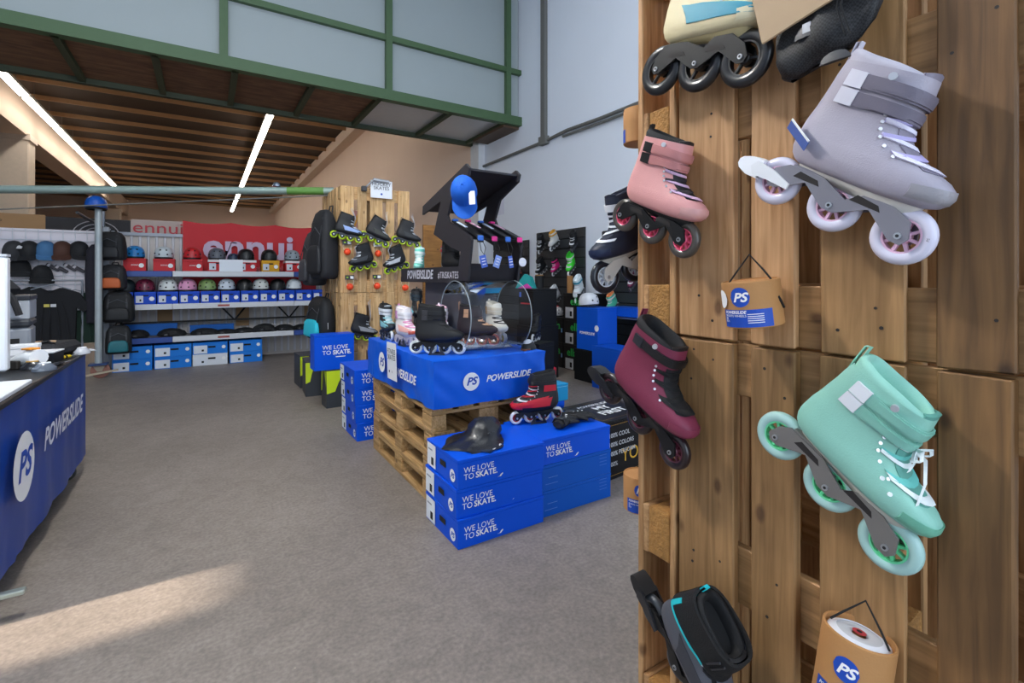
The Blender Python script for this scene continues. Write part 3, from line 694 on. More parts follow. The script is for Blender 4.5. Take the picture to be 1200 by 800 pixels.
# mesh bag with cardboard header
def mesh_mat():
    m = bpy.data.materials.new('black_mesh'); m.use_nodes = True; nt = m.node_tree; b_ = nt.nodes['Principled BSDF']
    tc = nt.nodes.new('ShaderNodeTexCoord'); br = nt.nodes.new('ShaderNodeTexChecker'); br.inputs['Scale'].default_value = 240
    br.inputs['Color1'].default_value = lin('#0a0a0b'); br.inputs['Color2'].default_value = lin('#2b2b2e')
    nt.links.new(tc.outputs['Object'], br.inputs['Vector']); nt.links.new(br.outputs[0], b_.inputs['Base Color']); b_.inputs['Roughness'].default_value = .6
    return m
y0, y1 = at(915, 60, X=1.1).y, at(1035, 10, X=1.1).y
zz = at(960, 84, X=1.09).z
bag = thing('mesh_bag', 'black mesh bag with cardboard header hanging above the lavender skate', 'bag', pose(1.1, (y0 + y1) / 2, zz))
W2 = (y0 - y1) / 2; rings = []
for i, (z_, w_, th, sh) in enumerate(((0, .6, .012, -.1), (.012, .82, .032, -.08), (.04, .98, .042, -.05), (.08, 1.0, .038, 0), (.12, 1.02, .03, .02), (.16, .98, .018, .03), (.2, .95, .008, .03))):
    rings.append([(-th * abs(math.sin(a)) ** .7 * (1 if math.sin(a) > 0 else .35) * 1.0 + .01 * math.sin(5 * a + i), -sh * .15 + W2 * w_ * math.cos(a) * (1 + .03 * math.sin(3 * a + 2 * i)), z_ + .03 * (1 - math.cos(a)) * .5 * (1 if i < 3 else .6)) for a in [2 * math.pi * k / 24 for k in range(24)]])
pouch = bm().loft(rings).build('pouch', mesh_mat(), bag, True, sharp=70)
bm().box((-.046, .0, .175), (.006, W2 * 1.9, .13), bev=.002, T=Matrix.Rotation(R(-12), 4, 'X')).build('header_card', mat('#b59a7a', .7), bag)
for k, (yy, zz2, hh) in enumerate(((.02, .12, .03), (-.03, .05, .022))):
    bm().dome(.006, .03, hh, 10, 4, Matrix.Translation((-.036, yy, zz2 - .05))).build('pad_inside', mat('#3a3a3e', .5), pouch, True)
bm().box((-.041, .022, .088), (.002, .016, .02)).build('white_patch', mat('#c8c8cc', .6), pouch)
for dy in (-.012, -.02): bm().tube([(-.03, dy - .03, .2), (-.045, dy - .025, .1), (-.043, dy - .04, .04)], .0018, 5).build('cord', CORD, bag, True)
# navy trainer skate hung round the corner
M = fr((1.24, 1.27, 1.475), x=(-.5, .75, -.35), z=(-.35, .2, .9))
M = fr(at(735, 312, Y=1.17) + Vector((.05, 0, -.05)), x=(-.93, .12, -.32), z=(-.3, .03, .95))
skate('navy skate with white frame and big dark wheels behind the tower corner', M, dict(boot='#141d33', liner='#141d33', toe='#1a2848', lace='#dfe3ea', strap='#e6e8ec', frame='#cfcdc6', wheel='#10141f', hub='#c8ccd2', sole='#b5b1a6', loop='#b07a3c'), n=3, D=.11, L=.25, lod=1, straps=1, laces=5)
# ================================================================ CARTONS
def carton(name, label, size, M, color, group=None, lid=.35, cat='box', rough=.45, lidcol=None):
    w_, d_, h_ = size
    t = thing(name, label, cat, M, group)
    c = mat(color, rough, var=.04, scale=5, spec=.25) if isinstance(color, str) else color
    lc = c if lidcol is None else mat(lidcol, rough, var=.04, scale=5)
    bm().box((0, 0, h_ * (1 - lid) / 2), (w_ - .004, d_ - .004, h_ * (1 - lid)), bev=.002).build('box_body', c, t)
    bm().box((0, 0, h_ * (1 - lid / 2) + .0002), (w_, d_, h_ * lid - .0008), bev=.002).build('box_lid', lc, t)
    return t
def face(size, side):
    w_, d_, h_ = size
    return {'front': (Vector((0, -d_ / 2, h_ / 2)), Vector((1, 0, 0)), Vector((0, 0, 1))), 'left': (Vector((-w_ / 2, 0, h_ / 2)), Vector((0, -1, 0)), Vector((0, 0, 1))),
            'right': (Vector((w_ / 2, 0, h_ / 2)), Vector((0, 1, 0)), Vector((0, 0, 1))), 'top': (Vector((0, 0, h_)), Vector((1, 0, 0)), Vector((0, 1, 0)))}[side]
def on(t, size, side, kind, u, v, *a, **k):
    o, x, y = face(size, side); p = o + x * u + y * v
    if kind == 'text':
        s_, sz, m = a[:3]; return text(t, s_, sz, m, p, x, y, **k)
    if kind == 'rect': return rect(t, a[0], a[1], a[2], p, x, y, **k)
    if kind == 'disc': return disc(t, a[0], a[1], p, x, y, **k)
    if kind == 'ps': return ps_logo(t, a[0], p, x, y, **k)
SKB = '#0052d6'
def love(t, size, side, u, v, sz):
    on(t, size, side, 'text', u, v + sz * .42, 'WE LOVE', sz, WHITE, align='LEFT', lift=.002)
    on(t, size, side, 'text', u, v - sz * .42, 'TO ', sz, WHITE, align='LEFT', lift=.002)
    on(t, size, side, 'text', u + sz * 1.62, v - sz * .42, 'SKATE.', sz, WHITE, align='LEFT', bold=.025, lift=.002)
def swoosh(t, size, side, u, v, sz):
    o, x, y = face(size, side); p = o + x * u + y * v
    k = ('swoosh', sz)
    if k not in _rect: _rect[k] = bm().add([(-sz, -sz * .5, 0), (-sz * .2, -sz * .35, 0), (sz * .1, sz * .1, 0), (sz * .8, sz * .5, 0), (sz, sz * .2, 0), (sz * .6, -sz * .1, 0), (sz * .2, -sz * .5, 0)], [tuple(range(7))]).mesh('skater_mark')
    decal(t, 'skater_mark', _rect[k], WHITE, p, x, y, .002)
def end_face(t, size, side, lab=.11):
    """handle slot, sticker and logo on the short end"""
    w_, d_, h_ = size; half = (d_ if side in ('left', 'right') else w_) / 2
    on(t, size, side, 'rect', -half + lab * .62, 0, lab, h_ * .86, mat('#e4e8ee', .6, var=.04), lift=.0022)
    on(t, size, side, 'rect', -half + lab * .75, -h_ * .2, lab * .28, h_ * .28, INK, lift=.003, name='skate_picture')
    on(t, size, side, 'rect', -half + lab * .5, h_ * .2, lab * .5, h_ * .06, mat('#8f949c', .6), lift=.003, name='print_line')
    on(t, size, side, 'rect', half * .12, h_ * .04, .075, .03, mat('#191512', .9), lift=.0022, name='handle_slot')
    on(t, size, side, 'ps', half * .72, -h_ * .12, .032, lift=.0022)
# two stacks of blue skate boxes in the middle foreground
SZ = (.537, .415, .149)
names = ['bottom', 'middle', 'top']
for i in range(3):
    M = pose(1.078 + SZ[0] / 2 + random.uniform(-.004, .004), 2.228 + SZ[1] / 2 + random.uniform(-.006, .006), i * .1495, random.uniform(-.8, .8))
    t = carton('skate_box', 'blue skate box with white slogan, %s of the nearest stack' % names[i], SZ, M, SKB, 'blue boxes before the pallet stack', lid=.12 if i else .1)
    love(t, SZ, 'front', -.235, 0, .042); swoosh(t, SZ, 'front', .0 + (-.02, .07, -.02)[i], -.045 + (-.08 if i == 1 else 0) * 0, .018 if i != 1 else .006); end_face(t, SZ, 'left', .12)
for i in range(3):
    M = pose(1.078 + .541 + SZ[0] / 2 + random.uniform(-.004, .004), 2.262 + SZ[1] / 2 + random.uniform(-.006, .006), i * .1495, random.uniform(-.8, .8))
    t = carton('skate_box', ('dull blue skate box beside nearest stack, on the floor', 'dull blue skate box beside nearest stack, in the middle', 'blue skate box with slogan under the black gloves')[i], SZ, M, '#0054b8' if i < 2 else SKB, 'blue boxes before the pallet stack', lid=.12)
    if i == 2: love(t, SZ, 'front', -.235, 0, .042); swoosh(t, SZ, 'front', -.01, -.05, .018)
    else:
        on(t, SZ, 'front', 'rect', -.19, .0, .07, .002, mat('#7f9fd6', .6), name='print_line'); on(t, SZ, 'front', 'rect', -.2, -.035, .09, .003, mat('#5f86d0', .6), name='print_line')
        for k in range(4): on(t, SZ, 'front', 'rect', .2, .05 - .02 * k, .06, .004, mat('#3f6ec8', .6), name='print_line')
# stack of four behind, beside the pallets
S4 = (.42, .5, .149)
p0 = at(417, 518, Z=0)
for i, nm in enumerate(('lowest', 'second', 'third', 'topmost')):
    M = pose(1.07 + S4[0] / 2 - (.006 * i), 4.14 + S4[1] / 2, i * .1495, random.uniform(-1, 1))
    t = carton('skate_box', 'blue skate box squeezed beside the pallet stack, %s of four' % nm, S4, M, SKB, 'four blue boxes behind the cloth table', lid=.1)
    love(t, S4, 'front', -.15, 0, .055); end_face(t, S4, 'left', .14)
# grey and lime cartons in front of the hockey wall with one blue box on top
SG = (.40, .22, .40)
def lime(label, M):
    t = carton('grey_lime_carton', label, SG, M, '#3a3d42', 'grey and lime cartons', lid=.06)
    lm = mat('#c8e020', .5, var=.03)
    for side in ('front', 'left'):
        o, x, y = face(SG, side); hw = (SG[0] if side == 'front' else SG[1]) / 2
        k = ('lime', side)
        if k not in _rect: _rect[k] = bm().add([(-hw, .19, 0), (-hw * .05, .19, 0), (-hw * .4, 0.05, 0), (-hw * .55, -.03, 0), (-hw * .98, -.05, 0), (.0 + hw * .1, .19, 0), (hw * .98, .19, 0), (hw * .98, .02, 0), (hw * .75, .07, 0)], [(0, 4, 3, 2, 1), (5, 8, 7, 6)]).mesh('lime_print')
        decal(t, 'lime_print', _rect[k], lm, o, x, y, .002)
    on(t, SG, 'front', 'text', .06, -.06, 'ABII', .085, WHITE, shear=.2, bold=.03, lift=.002)
    for k in range(2): on(t, SG, 'front', 'rect', .06, -.115 - .025 * k, .2, .006, mat('#b8bcc2', .6), lift=.002, name='print_line')
    return t
lime('grey and lime carton under the blue slogan box', pose(1.27, 5.47, 0, 2))
lime('grey and lime carton second from the blue slogan box', pose(1.1, 6.2, 0, 86))
lime('grey and lime carton farthest behind the blue slogan box', pose(1.1, 6.72, 0, 92))
SB = (.41, .22, .37)
a_ = at(367, 428, Y=5.2); 
t = carton('skate_box', 'blue slogan box standing upright on the grey and lime carton', SB, pose(at(392, 428, Y=5.36).x, 5.36 + .11, .402, 1), SKB, lid=.05)
on(t, SB, 'front', 'text', -.125, .05, 'WE LOVE', .062, WHITE, align='LEFT', lift=.002); on(t, SB, 'front', 'text', -.125, -.005, 'TO ', .062, WHITE, align='LEFT', lift=.002); on(t, SB, 'front', 'text', -.02, -.005, 'SKATE.', .062, WHITE, align='LEFT', bold=.025, lift=.002)
on(t, SB, 'front', 'rect', .06, -.05, .1, .009, WHITE, lift=.002, name='print_line')
# black carton with gold lines beside the tower
SK_ = (.56, .46, .40)
q = at(708, 566, Z=0)
M = Matrix.Translation((q.x, q.y, 0)) @ Matrix.Rotation(R(6), 4, 'Z') @ Matrix.Translation((SK_[0] / 2, SK_[1] / 2, 0))
t = carton('black_carton', 'large black carton with gold lines behind the burgundy skate', SK_, M, '#131316', lid=.04, rough=.35)
GOLD = mat('#a8803c', .4, metal=.3, var=.02)
for side, hw in (('front', .28), ('left', .23)):
    for u, v, w_, h_ in ((0, .17, hw * 1.86, .003), (0, -.17, hw * 1.86, .003), (-hw * .93, 0, .003, .34), (hw * .93, 0, .003, .34)): on(t, SK_, side, 'rect', u, v, w_, h_, GOLD, lift=.002, name='gold_line')
for u, v, w_, h_ in ((0, .19, .5, .003), (0, -.19, .5, .003), (-.25, 0, .003, .38), (.25, 0, .003, .38)): on(t, SK_, 'top', 'rect', u, v, w_, h_, GOLD, lift=.002, name='gold_line')
on(t, SK_, 'top', 'text', -.0, .13, 'POWERSLIDE', .055, WHITE, shear=.2, bold=.02, lift=.002); on(t, SK_, 'top', 'text', 0, .04, 'MY', .11, WHITE, bold=.03, lift=.002); on(t, SK_, 'top', 'text', 0, -.07, 'FIRST', .11, WHITE, bold=.03, lift=.002)
for k, s_ in enumerate(('100% COOL', '100% COLORS', '100% PERFORM')): on(t, SK_, 'front', 'text', -.235, .1 - .062 * k, s_, .042, mat('#c9c9cc', .6), align='LEFT', bold=.01, lift=.002)
on(t, SK_, 'front', 'text', -.235, -.095, '100%', .042, mat('#c9c9cc', .6), align='LEFT', lift=.002); on(t, SK_, 'front', 'text', -.1, -.06, 'YOU', .13, mat('#d7a52e', .5), align='LEFT', lift=.002)
# teal box behind the red skate
t = carton('teal_box', 'flat teal box behind the red skate', (.4, .3, .13), pose(2.19, 3.12, .4215, 4), '#1f93c6', lid=.1)
o2 = carton('skate_box', 'blue box carrying the flat teal box', (.36, .3, .42), pose(2.17, 3.12, 0, 4), SKB, lid=.1)
on(t, (.4, .3, .13), 'front', 'rect', .0, .045, .38, .003, mat('#8fd6f0', .5), name='print_line')
# ================================================================ CLOTH TABLES
def cloth_box(parent, x0, x1, y0, y1, z0, z1, m, amp=.012, n=28, nz=8, sag=.0, folds=9., name='cloth'):
    b = bm(); per = []
    L1, L2 = x1 - x0, y1 - y0
    for i in range(n): per.append((x0 + L1 * i / n, y0, 0, -1))
    for i in range(n): per.append((x1, y0 + L2 * i / n, 1, 0))
    for i in range(n): per.append((x1 - L1 * i / n, y1, 0, 1))
    for i in range(n): per.append((x0, y1 - L2 * i / n, -1, 0))
    rings = []
    for j in range(nz + 1):
        f = j / nz; r = []
        for x, y, nx, ny in per:
            s_ = noise.noise(Vector((x * folds * .5 + 3, y * folds * .5, f * .8))) * amp * (1.2 - .4 * f) + noise.noise(Vector((x * folds * 1.7 + f * 3, y * folds * 1.7 - f * 2, 7))) * amp * .5
            z = z0 + (z1 - z0) * f + (noise.noise(Vector((x * 5, y * 5, 1))) * .012 if j == 0 else 0) - (0 if j < nz else 0)
            r.append((x + nx * (s_ + .004), y + ny * (s_ + .004), z))
        rings.append(r)
    c = ((x0 + x1) / 2, (y0 + y1) / 2)
    for k in (.985, .9, .6, .3, .02):
        rings.append([(c[0] + (x - c[0]) * k, c[1] + (y - c[1]) * k, z1 + (.004 if k < .98 else .003)) for x, y, _, _ in per])
    b.loft(rings, False, True)
    return b.build(name, m, parent, True, sharp=50)
CLOTH = mat('#005cd8', .42, var=.06, scale=3, bump=.06, bscale=500, spec=.3)
ZT = .878
tb = thing('cloth_table', 'bright blue branded cloth over the pallet stack', 'table cloth')
cl = cloth_box(tb, 1.145, 1.962, 2.69, 4.06, .59, ZT - .004, CLOTH, .02, 44, 10, folds=7)
fy = 2.69 - .016; fx = 1.145 - .016
ps_logo(tb, .056, (1.385, fy, .735), (1, 0, .02), (0, 0, 1), lift=.006)
text(tb, 'POWERSLIDE', .056, WHITE, (1.655, fy, .742), (1, 0, .02), (0, 0, 1), shear=.3, bold=.025, lift=.006)
ps_logo(tb, .075, (fx, 3.62, .74), (0, -1, 0), (0, 0, 1), lift=.006)
text(tb, 'POWERSLIDE', .082, WHITE, (fx, 3.17, .72), (0, -1, 0), (0, 0, 1), shear=.3, bold=.025, lift=.006)
sg = thing('paper_sign', 'white paper sign lettered fitness skates on the blue cloth', 'sign', fr((fx - .026, 3.33, .79), x=(0, -1, .02), y=(-.02, 0, 1)))
bm().box((0, 0, 0), (.2, .26, .002)).build('sheet', mat('#e9eaee', .6, var=.02), sg)
text(sg, 'FITNESS\nSKATES', .05, INK, (0, .045, .0012), (1, 0, 0), (0, 1, 0)); disc(sg, .01, INK, (-.05, -.075, .0012), (1, 0, 0), (0, 1, 0)); text(sg, 'PS', .018, INK, (.01, -.075, .0012), (1, 0, 0), (0, 1, 0))
# near left counter
ZC = .86
ct = thing('counter', 'dark blue branded cloth counter on casters at the left edge', 'counter')
DCL = mat('#083f98', .4, var=.08, scale=2, bump=.06, bscale=400)
cloth_box(ct, -1.75, -.715, 2.72, 4.52, .125, ZC - .03, DCL, .016, 34, 10, folds=9)
bm().box((-1.235, 3.62, ZC - .012), (1.07, 1.84, .03), bev=.006).build('worktop', mat('#17181b', .4), ct)
ps_logo(ct, .15, (-.715 + .024, 2.985, .54), (0, 1, 0), (0, 0, 1), lift=.012)
text(ct, 'POWERSLIDE', .15, mat('#e3e4ee', .6, var=.02), (-.715 + .024, 3.74, .555), (0, 1, 0), (0, 0, 1), shear=.3, bold=.025, lift=.012)
for y in (2.82, 4.4):
    f_ = bm().box((-.79, y, .1), (.09, .1, .012), bev=.003).prism([(-.83, .1), (-.75, .1), (-.77, .05), (-.81, .05)], y - .03, y - .025).prism([(-.83, .1), (-.75, .1), (-.77, .05), (-.81, .05)], y + .025, y + .03).build('caster', mat('#9aa59c', .4, metal=.6), ct)
    bm().lathe([(.012, -.016), (.03, -.016), (.036, -.018), (.046, -.014), (.048, 0), (.046, .014), (.036, .018), (.03, .016), (.012, .016)], 24, Matrix.Translation((-.79, y, .048)) @ Matrix.Rotation(R(90), 4, 'X')).build('caster_wheel', mat('#3a3f3c', .5), f_, True)
    bm().lathe([(.002, -.017), (.03, -.017), (.03, .017), (.002, .017)], 20, Matrix.Translation((-.79, y, .048)) @ Matrix.Rotation(R(90), 4, 'X')).build('caster_hub', mat('#c6cec8', .4, metal=.5), f_, True)
bm().box((-.70, 2.74, .1), (.16, .035, .02), bev=.004, T=Matrix.Translation((0, 0, .0))).build('brake_lever', mat('#a9b3ab', .35, metal=.7), ct)
bm().box((-1.05, 2.98, ZC + .012), (.68, .52, .022), bev=.004).build('white_slab', mat('#d6dade', .5), ct)
# ================================================================ ON THE BLUE CLOTH TABLE
def stand_skate(label, x, y, z, yaw, c, **kw):
    return skate(label, pose(x, y, z, yaw), c, **kw)
W4 = dict(n=4, D=.08, L=.25)
stand_skate('white and black skate with teal stripes, leftmost on the blue cloth', 1.235, 3.85, ZT, -92, dict(boot='#262a2e', liner='#141416', tongue='#c9d2d6', toe='#2c3238', side='#7fb9c4', lace='#8fc4cc', strap='#dfe4e8', frame='#1a1b1e', wheel='#e8e8ea', hub='#2a2a2e', sole='#1c1c1e'), lod=1, stand=True, **W4)
stand_skate('white skate with coral toe and speckled frame on the blue cloth', 1.24, 3.42, ZT, -82, dict(boot='#ece6e6', liner='#e7dfe2', tongue='#f0eaea', toe='#e8694f', side='#efb2a8', lace='#e59ac0', strap='#f4f2f4', buckle='#d79acb', frame='#cfc8d6', wheel='#ddd6e0', hub='#a79fb4', sole='#eee8e8', loop='#d98ac0'), lod=1, stand=True, **W4)
stand_skate('black skate with white wheels at the cloth corner', 1.275, 2.93, ZT, -38, dict(boot='#17181a', liner='#0f0f10', tongue='#141416', toe='#1c1d20', lace='#2b2c30', strap='#1e1f22', buckle='#3a3a3e', frame='#141416', wheel='#dde2e0', hub='#1b1c1e', sole='#141415', loop='#c8935a'), lod=1, stand=True, n=4, D=.09, L=.285)
stand_skate('black skate with pale blue cuff behind the white coral skate', 1.40, 3.62, ZT + .12, -110, dict(boot='#15171a', liner='#101012', side='#6fb6c8', lace='#24262a', strap='#1b2a34', buckle='#6fc6d8', frame='#141416', wheel='#2a2c30', hub='#151517', sole='#141415'), lod=1, **W4)
r_ = thing('riser', 'low dark riser under the pale blue cuffed skate', 'riser', pose(1.42, 3.6, ZT))
bm().box((0, 0, .006), (.22, .36, .012)).build('base', BLACK, r_); bm().box((0, 0, .113), (.22, .36, .012)).build('top', BLACK, r_); bm().box((0, 0, .06), (.03, .3, .1)).build('web', BLACK, r_)
stand_skate('white and pink skate behind the black skate', 1.50, 3.36, ZT, -100, dict(boot='#ebe4e8', liner='#efc3d2', tongue='#f0b8cf', toe='#f0eaee', side='#ea9cbc', lace='#f5f2f4', strap='#eee6ea', buckle='#e88db4', frame='#d9d6da', wheel='#e4dfe4', hub='#cfa9bc', sole='#e8e6e8'), lod=1, **W4)
stand_skate('dark plum skate with coral wheels inside the acrylic tunnel', 1.57, 2.96, ZT + .03, -30, dict(boot='#2b1f24', liner='#181416', tongue='#2a1d20', toe='#36262c', lace='#d8a684', strap='#3a2a2e', buckle='#c99a7a', frame='#3a2a28', wheel='#e08a74', hub='#d9a23c', sole='#1c1718', loop='#e0a878'), lod=1, **W4)
stand_skate('white skate with brown tag inside the acrylic tunnel', 1.74, 2.98, ZT + .04, -95, dict(boot='#e6e0d4', liner='#ddd3c2', tongue='#efeae0', toe='#f0ece4', lace='#2a2420', strap='#d9cdb8', buckle='#b58a58', frame='#c9ccd0', wheel='#b9bcc2', hub='#d9c24a', sole='#ece6da'), lod=1, **W4)
stand_skate('red and black skate behind the acrylic tunnel', 1.83, 3.33, ZT + .005, -62, dict(boot='#1b1516', liner='#141214', tongue='#1a1415', toe='#d31f34', side='#d31f34', lace='#2a2022', strap='#c32232', buckle='#1c1c1e', frame='#1a1a1c', wheel='#2a2628', hub='#1a1a1c', sole='#151314', loop='#c89a6a'), lod=1, **W4)
# clear acrylic tunnel
CLEAR = bpy.data.materials.new('clear_acrylic'); CLEAR.use_nodes = True
nt = CLEAR.node_tree; pb = nt.nodes['Principled BSDF']; mo = nt.nodes['Material Output']
gl = nt.nodes.new('ShaderNodeBsdfGlossy'); gl.inputs['Roughness'].default_value = .06; trn = nt.nodes.new('ShaderNodeBsdfTransparent'); trn.inputs[0].default_value = (.93, .95, .96, 1)
fz = nt.nodes.new('ShaderNodeLayerWeight'); fz.inputs[0].default_value = .28; mxs = nt.nodes.new('ShaderNodeMixShader')
nt.links.new(fz.outputs['Fresnel'], mxs.inputs[0]); nt.links.new(trn.outputs[0], mxs.inputs[1]); nt.links.new(gl.outputs[0], mxs.inputs[2]); nt.links.new(mxs.outputs[0], mo.inputs[0])
dm = thing('acrylic_tunnel', 'clear acrylic display cylinder lying on the blue cloth', 'display case', pose(1.64, 2.955, ZT + .238))
AX = Matrix.Rotation(R(90), 4, 'Y')
bm().lathe([(.236, -.23), (.236, .23)], 56, AX).build('shell', CLEAR, dm, True)
for x in (-.23, .23):
    bm().lathe([(.2335, -.003), (.2375, -.003), (.2375, .003), (.2335, .003), (.2335, -.003)], 56, Matrix.Translation((x, 0, 0)) @ AX).build('rim', mat('#b9c4cc', .15, var=0, alpha=.5), dm, True)
bm().box((0, 0, -.2), (.45, .24, .006)).build('inner_floor', mat('#c4d2dc', .1, var=0, alpha=.35), dm)
o = thing('knee_pad', 'small black pad with white cap at the right cloth corner', 'pad', pose(1.9, 2.8, ZT, 20))
bm().dome(.07, .045, .06, 14, 5).build('shell', mat('#141417', .5), o, True); bm().dome(.04, .028, .03, 12, 4, Matrix.Translation((-.01, 0, .04))).build('cap', mat('#d9dbe0', .4), o, True)
o = thing('bearing_pot', 'little pile of brown bearings by the acrylic tunnel', 'bearings', pose(1.85, 2.76, ZT, 0))
for k in range(5): bm().lathe([(.006, 0), (.013, 0), (.013, .01), (.006, .01), (.006, 0)], 10, Matrix.Translation((.022 * math.cos(k * 1.25), .022 * math.sin(k * 1.25), 0 if k < 4 else .011)) if k < 4 else Matrix.Translation((0, 0, .0))).build('bearing', mat('#8a5a40', .35, metal=.5), o, True)
# black display stand
STB = mat('#26242a', .55, var=.05, scale=4)
ds = thing('display_stand', 'black zigzag display stand with white lettering behind the tunnel', 'display stand')
zig = [(4.38, 1.335), (3.03, 1.335), (2.97, 1.63), (3.0, 1.665), (3.33, 1.79), (3.36, 1.84), (3.28, 1.98), (3.02, 2.08), (3.0, 2.13), (3.05, 2.17), (3.85, 1.97), (3.86, 1.9), (3.48, 1.965), (3.62, 1.72), (3.3, 1.6), (3.14, 1.56), (3.17, 1.455), (4.38, 1.455)]
TY = Matrix(((0, 1, 0, 0), (1, 0, 0, 0), (0, 0, 1, 0), (0, 0, 0, 1)))
for x in (1.55, 1.96): bm().prism(zig, x - .009, x + .009, TY).build('side_panel', STB, ds)
def slab(name, y0, z0, y1, z1, th=.015): 
    d = Vector((0, y1 - y0, z1 - z0)); M = fr((1.755, (y0 + y1) / 2, (z0 + z1) / 2), x=(1, 0, 0), y=d)
    return bm().box((0, 0, 0), (.39, d.length, th)).build(name, STB, ds, mtx=M)
slab('top_board', 3.03, 2.13, 3.84, 1.935); slab('shelf', 3.0, 1.645, 3.34, 1.775); slab('shelf', 3.06, 1.345, 4.37, 1.345); slab('front_board', 3.09, 1.345, 3.03, 1.47)
bm().box((1.755, 3.6, (ZT + 1.335) / 2), (.3, .7, 1.335 - ZT - .004)).build('pedestal', mat('#4a4850', .5, var=.05), ds)
bm().box((1.755, 3.6, ZT + .008), (.36, .76, .014)).build('foot', STB, ds)
text(ds, 'POWERSLIDE', .1, mat('#c9c9d2', .5, var=.02), (1.54, 3.92, 1.396), (0, -1, 0), (0, 0, 1), shear=.15, bold=.03, sx=.98, lift=.003)
text(ds, '#TRISKATES', .072, mat('#c9c9d2', .5, var=.02), (1.54, 3.345, 1.39), (0, -1, 0), (0, 0, 1), sx=.95, lift=.003)
stand_skate('aqua and white skate standing left on the black display stand', 1.64, 4.18, 1.353, -118, dict(boot='#6fcdbb', liner='#d9efea', tongue='#c4ece4', toe='#9be0d2', lace='#f2f6f6', strap='#e6f2f0', buckle='#eef2f2', frame='#e8e8ea', wheel='#d9e8e6', hub='#9fd9cc', sole='#eef0ee'), lod=1, n=3, D=.09, L=.25, straps=1)
stand_skate('black skate standing in the black display stand', 1.66, 3.5, 1.353, -75, dict(boot='#121214', liner='#0d0d0e', lace='#1c1c1e', strap='#19191b', buckle='#2a2a2c', frame='#121213', wheel='#1b1b1d', hub='#101011', sole='#111112'), lod=1, n=3, D=.1, L=.26)
stand_skate('grey skate with red cuff between the aqua and black stand skates', 1.80, 3.95, 1.353, -110, dict(boot='#8f8f96', liner='#c2243a', tongue='#c2243a', lace='#dcdce0', strap='#c2243a', frame='#4a4a4e', wheel='#5a5a60', hub='#3a3a3e', sole='#6a6a6e'), lod=0, n=3, D=.1, L=.25, straps=1)
# straps laid over the sloping shelf, each with a tag
for i, (x_, tab, lb, tgc) in enumerate(((1.60, '#2a6cd0', 'blue-tabbed strap with blue tag, leftmost on the stand shelf', '#3d62c8'), (1.71, '#e0288c', 'pink-tabbed strap with white and blue tag, second on the stand shelf', '#7f9be0'), (1.82, '#2a6cd0', 'blue-tabbed strap with narrow blue tag, third on the stand shelf', '#3d62c8'), (1.92, '#e0288c', 'pink-tabbed strap with round white tag, rightmost on the stand shelf', '#e4e8f4'))):
    t = thing('wrist_strap', lb, 'strap', group='straps on the stand shelf')
    bm().ribbon([(x_, 3.36, 1.80), (x_ + .005, 3.2, 1.745), (x_, 3.02, 1.68), (x_ + .004, 2.965, 1.66), (x_, 2.945, 1.62)], (1, 0, 0), .045, .014).build('webbing', mat('#1c1c20', .6), t, True)
    bm().ribbon([(x_, 3.30, 1.79), (x_, 3.16, 1.738)], (1, 0, 0), .022, .006).build('light_stripe', mat('#c9d4ea' if i % 2 == 0 else '#e8b8d0', .6), t)
    bm().box((x_, 3.35, 1.808), (.04, .04, .016), bev=.004).build('tab', mat(tab, .5), t); bm().box((x_, 2.945, 1.645), (.042, .014, .036), bev=.004).build('tab', mat(tab, .5), t)
    bm().tube([(x_ + .01, 2.945, 1.64), (x_ + .03, 2.93, 1.58), (x_ + .02, 2.93, 1.53), (x_ - .004, 2.93, 1.56), (x_ - .01, 2.945, 1.64)], .003, 5).build('loop', BLACK, t, True)
    tg_ = bm()
    if i < 3: tg_.box((0, 0, 0), (.05 if i < 2 else .035, .003, .085), bev=.001)
    else: tg_.cyl((0, -.0015, 0), (0, .0015, 0), .032, n=20)
    o = tg_.build('tag_card', mat(tgc, .5), t, mtx=Matrix.Translation((x_ + .012, 2.925, 1.485)) @ Matrix.Rotation(R((-14, 18, -10, 0)[i]), 4, 'Y'))
    for k in range(3): bm().box((0, -.003, .02 - .02 * k), (.028, .001, .005)).build('print_line', WHITE, o)
h_ = thing('shell_cap', 'silver rounded cap lying inside the stand under the straps', 'pad', pose(1.69, 3.14, 1.353))
bm().dome(.075, .06, .085, 16, 6).build('shell', mat('#b9bcc2', .3, metal=.4), h_, True); bm().lathe([(.06, 0), (.068, 0), (.068, .01), (.06, .01)], 16).build('rim', BLACK, h_)
for i, (px, py, c1, c2, lb) in enumerate(((592, 318, '#0f6a66', '#c23a44', 'small teal skate toy beside the stand'), (606, 313, '#c9823c', '#d9c8a8', 'small orange skate hung beside the stand'))):
    pass
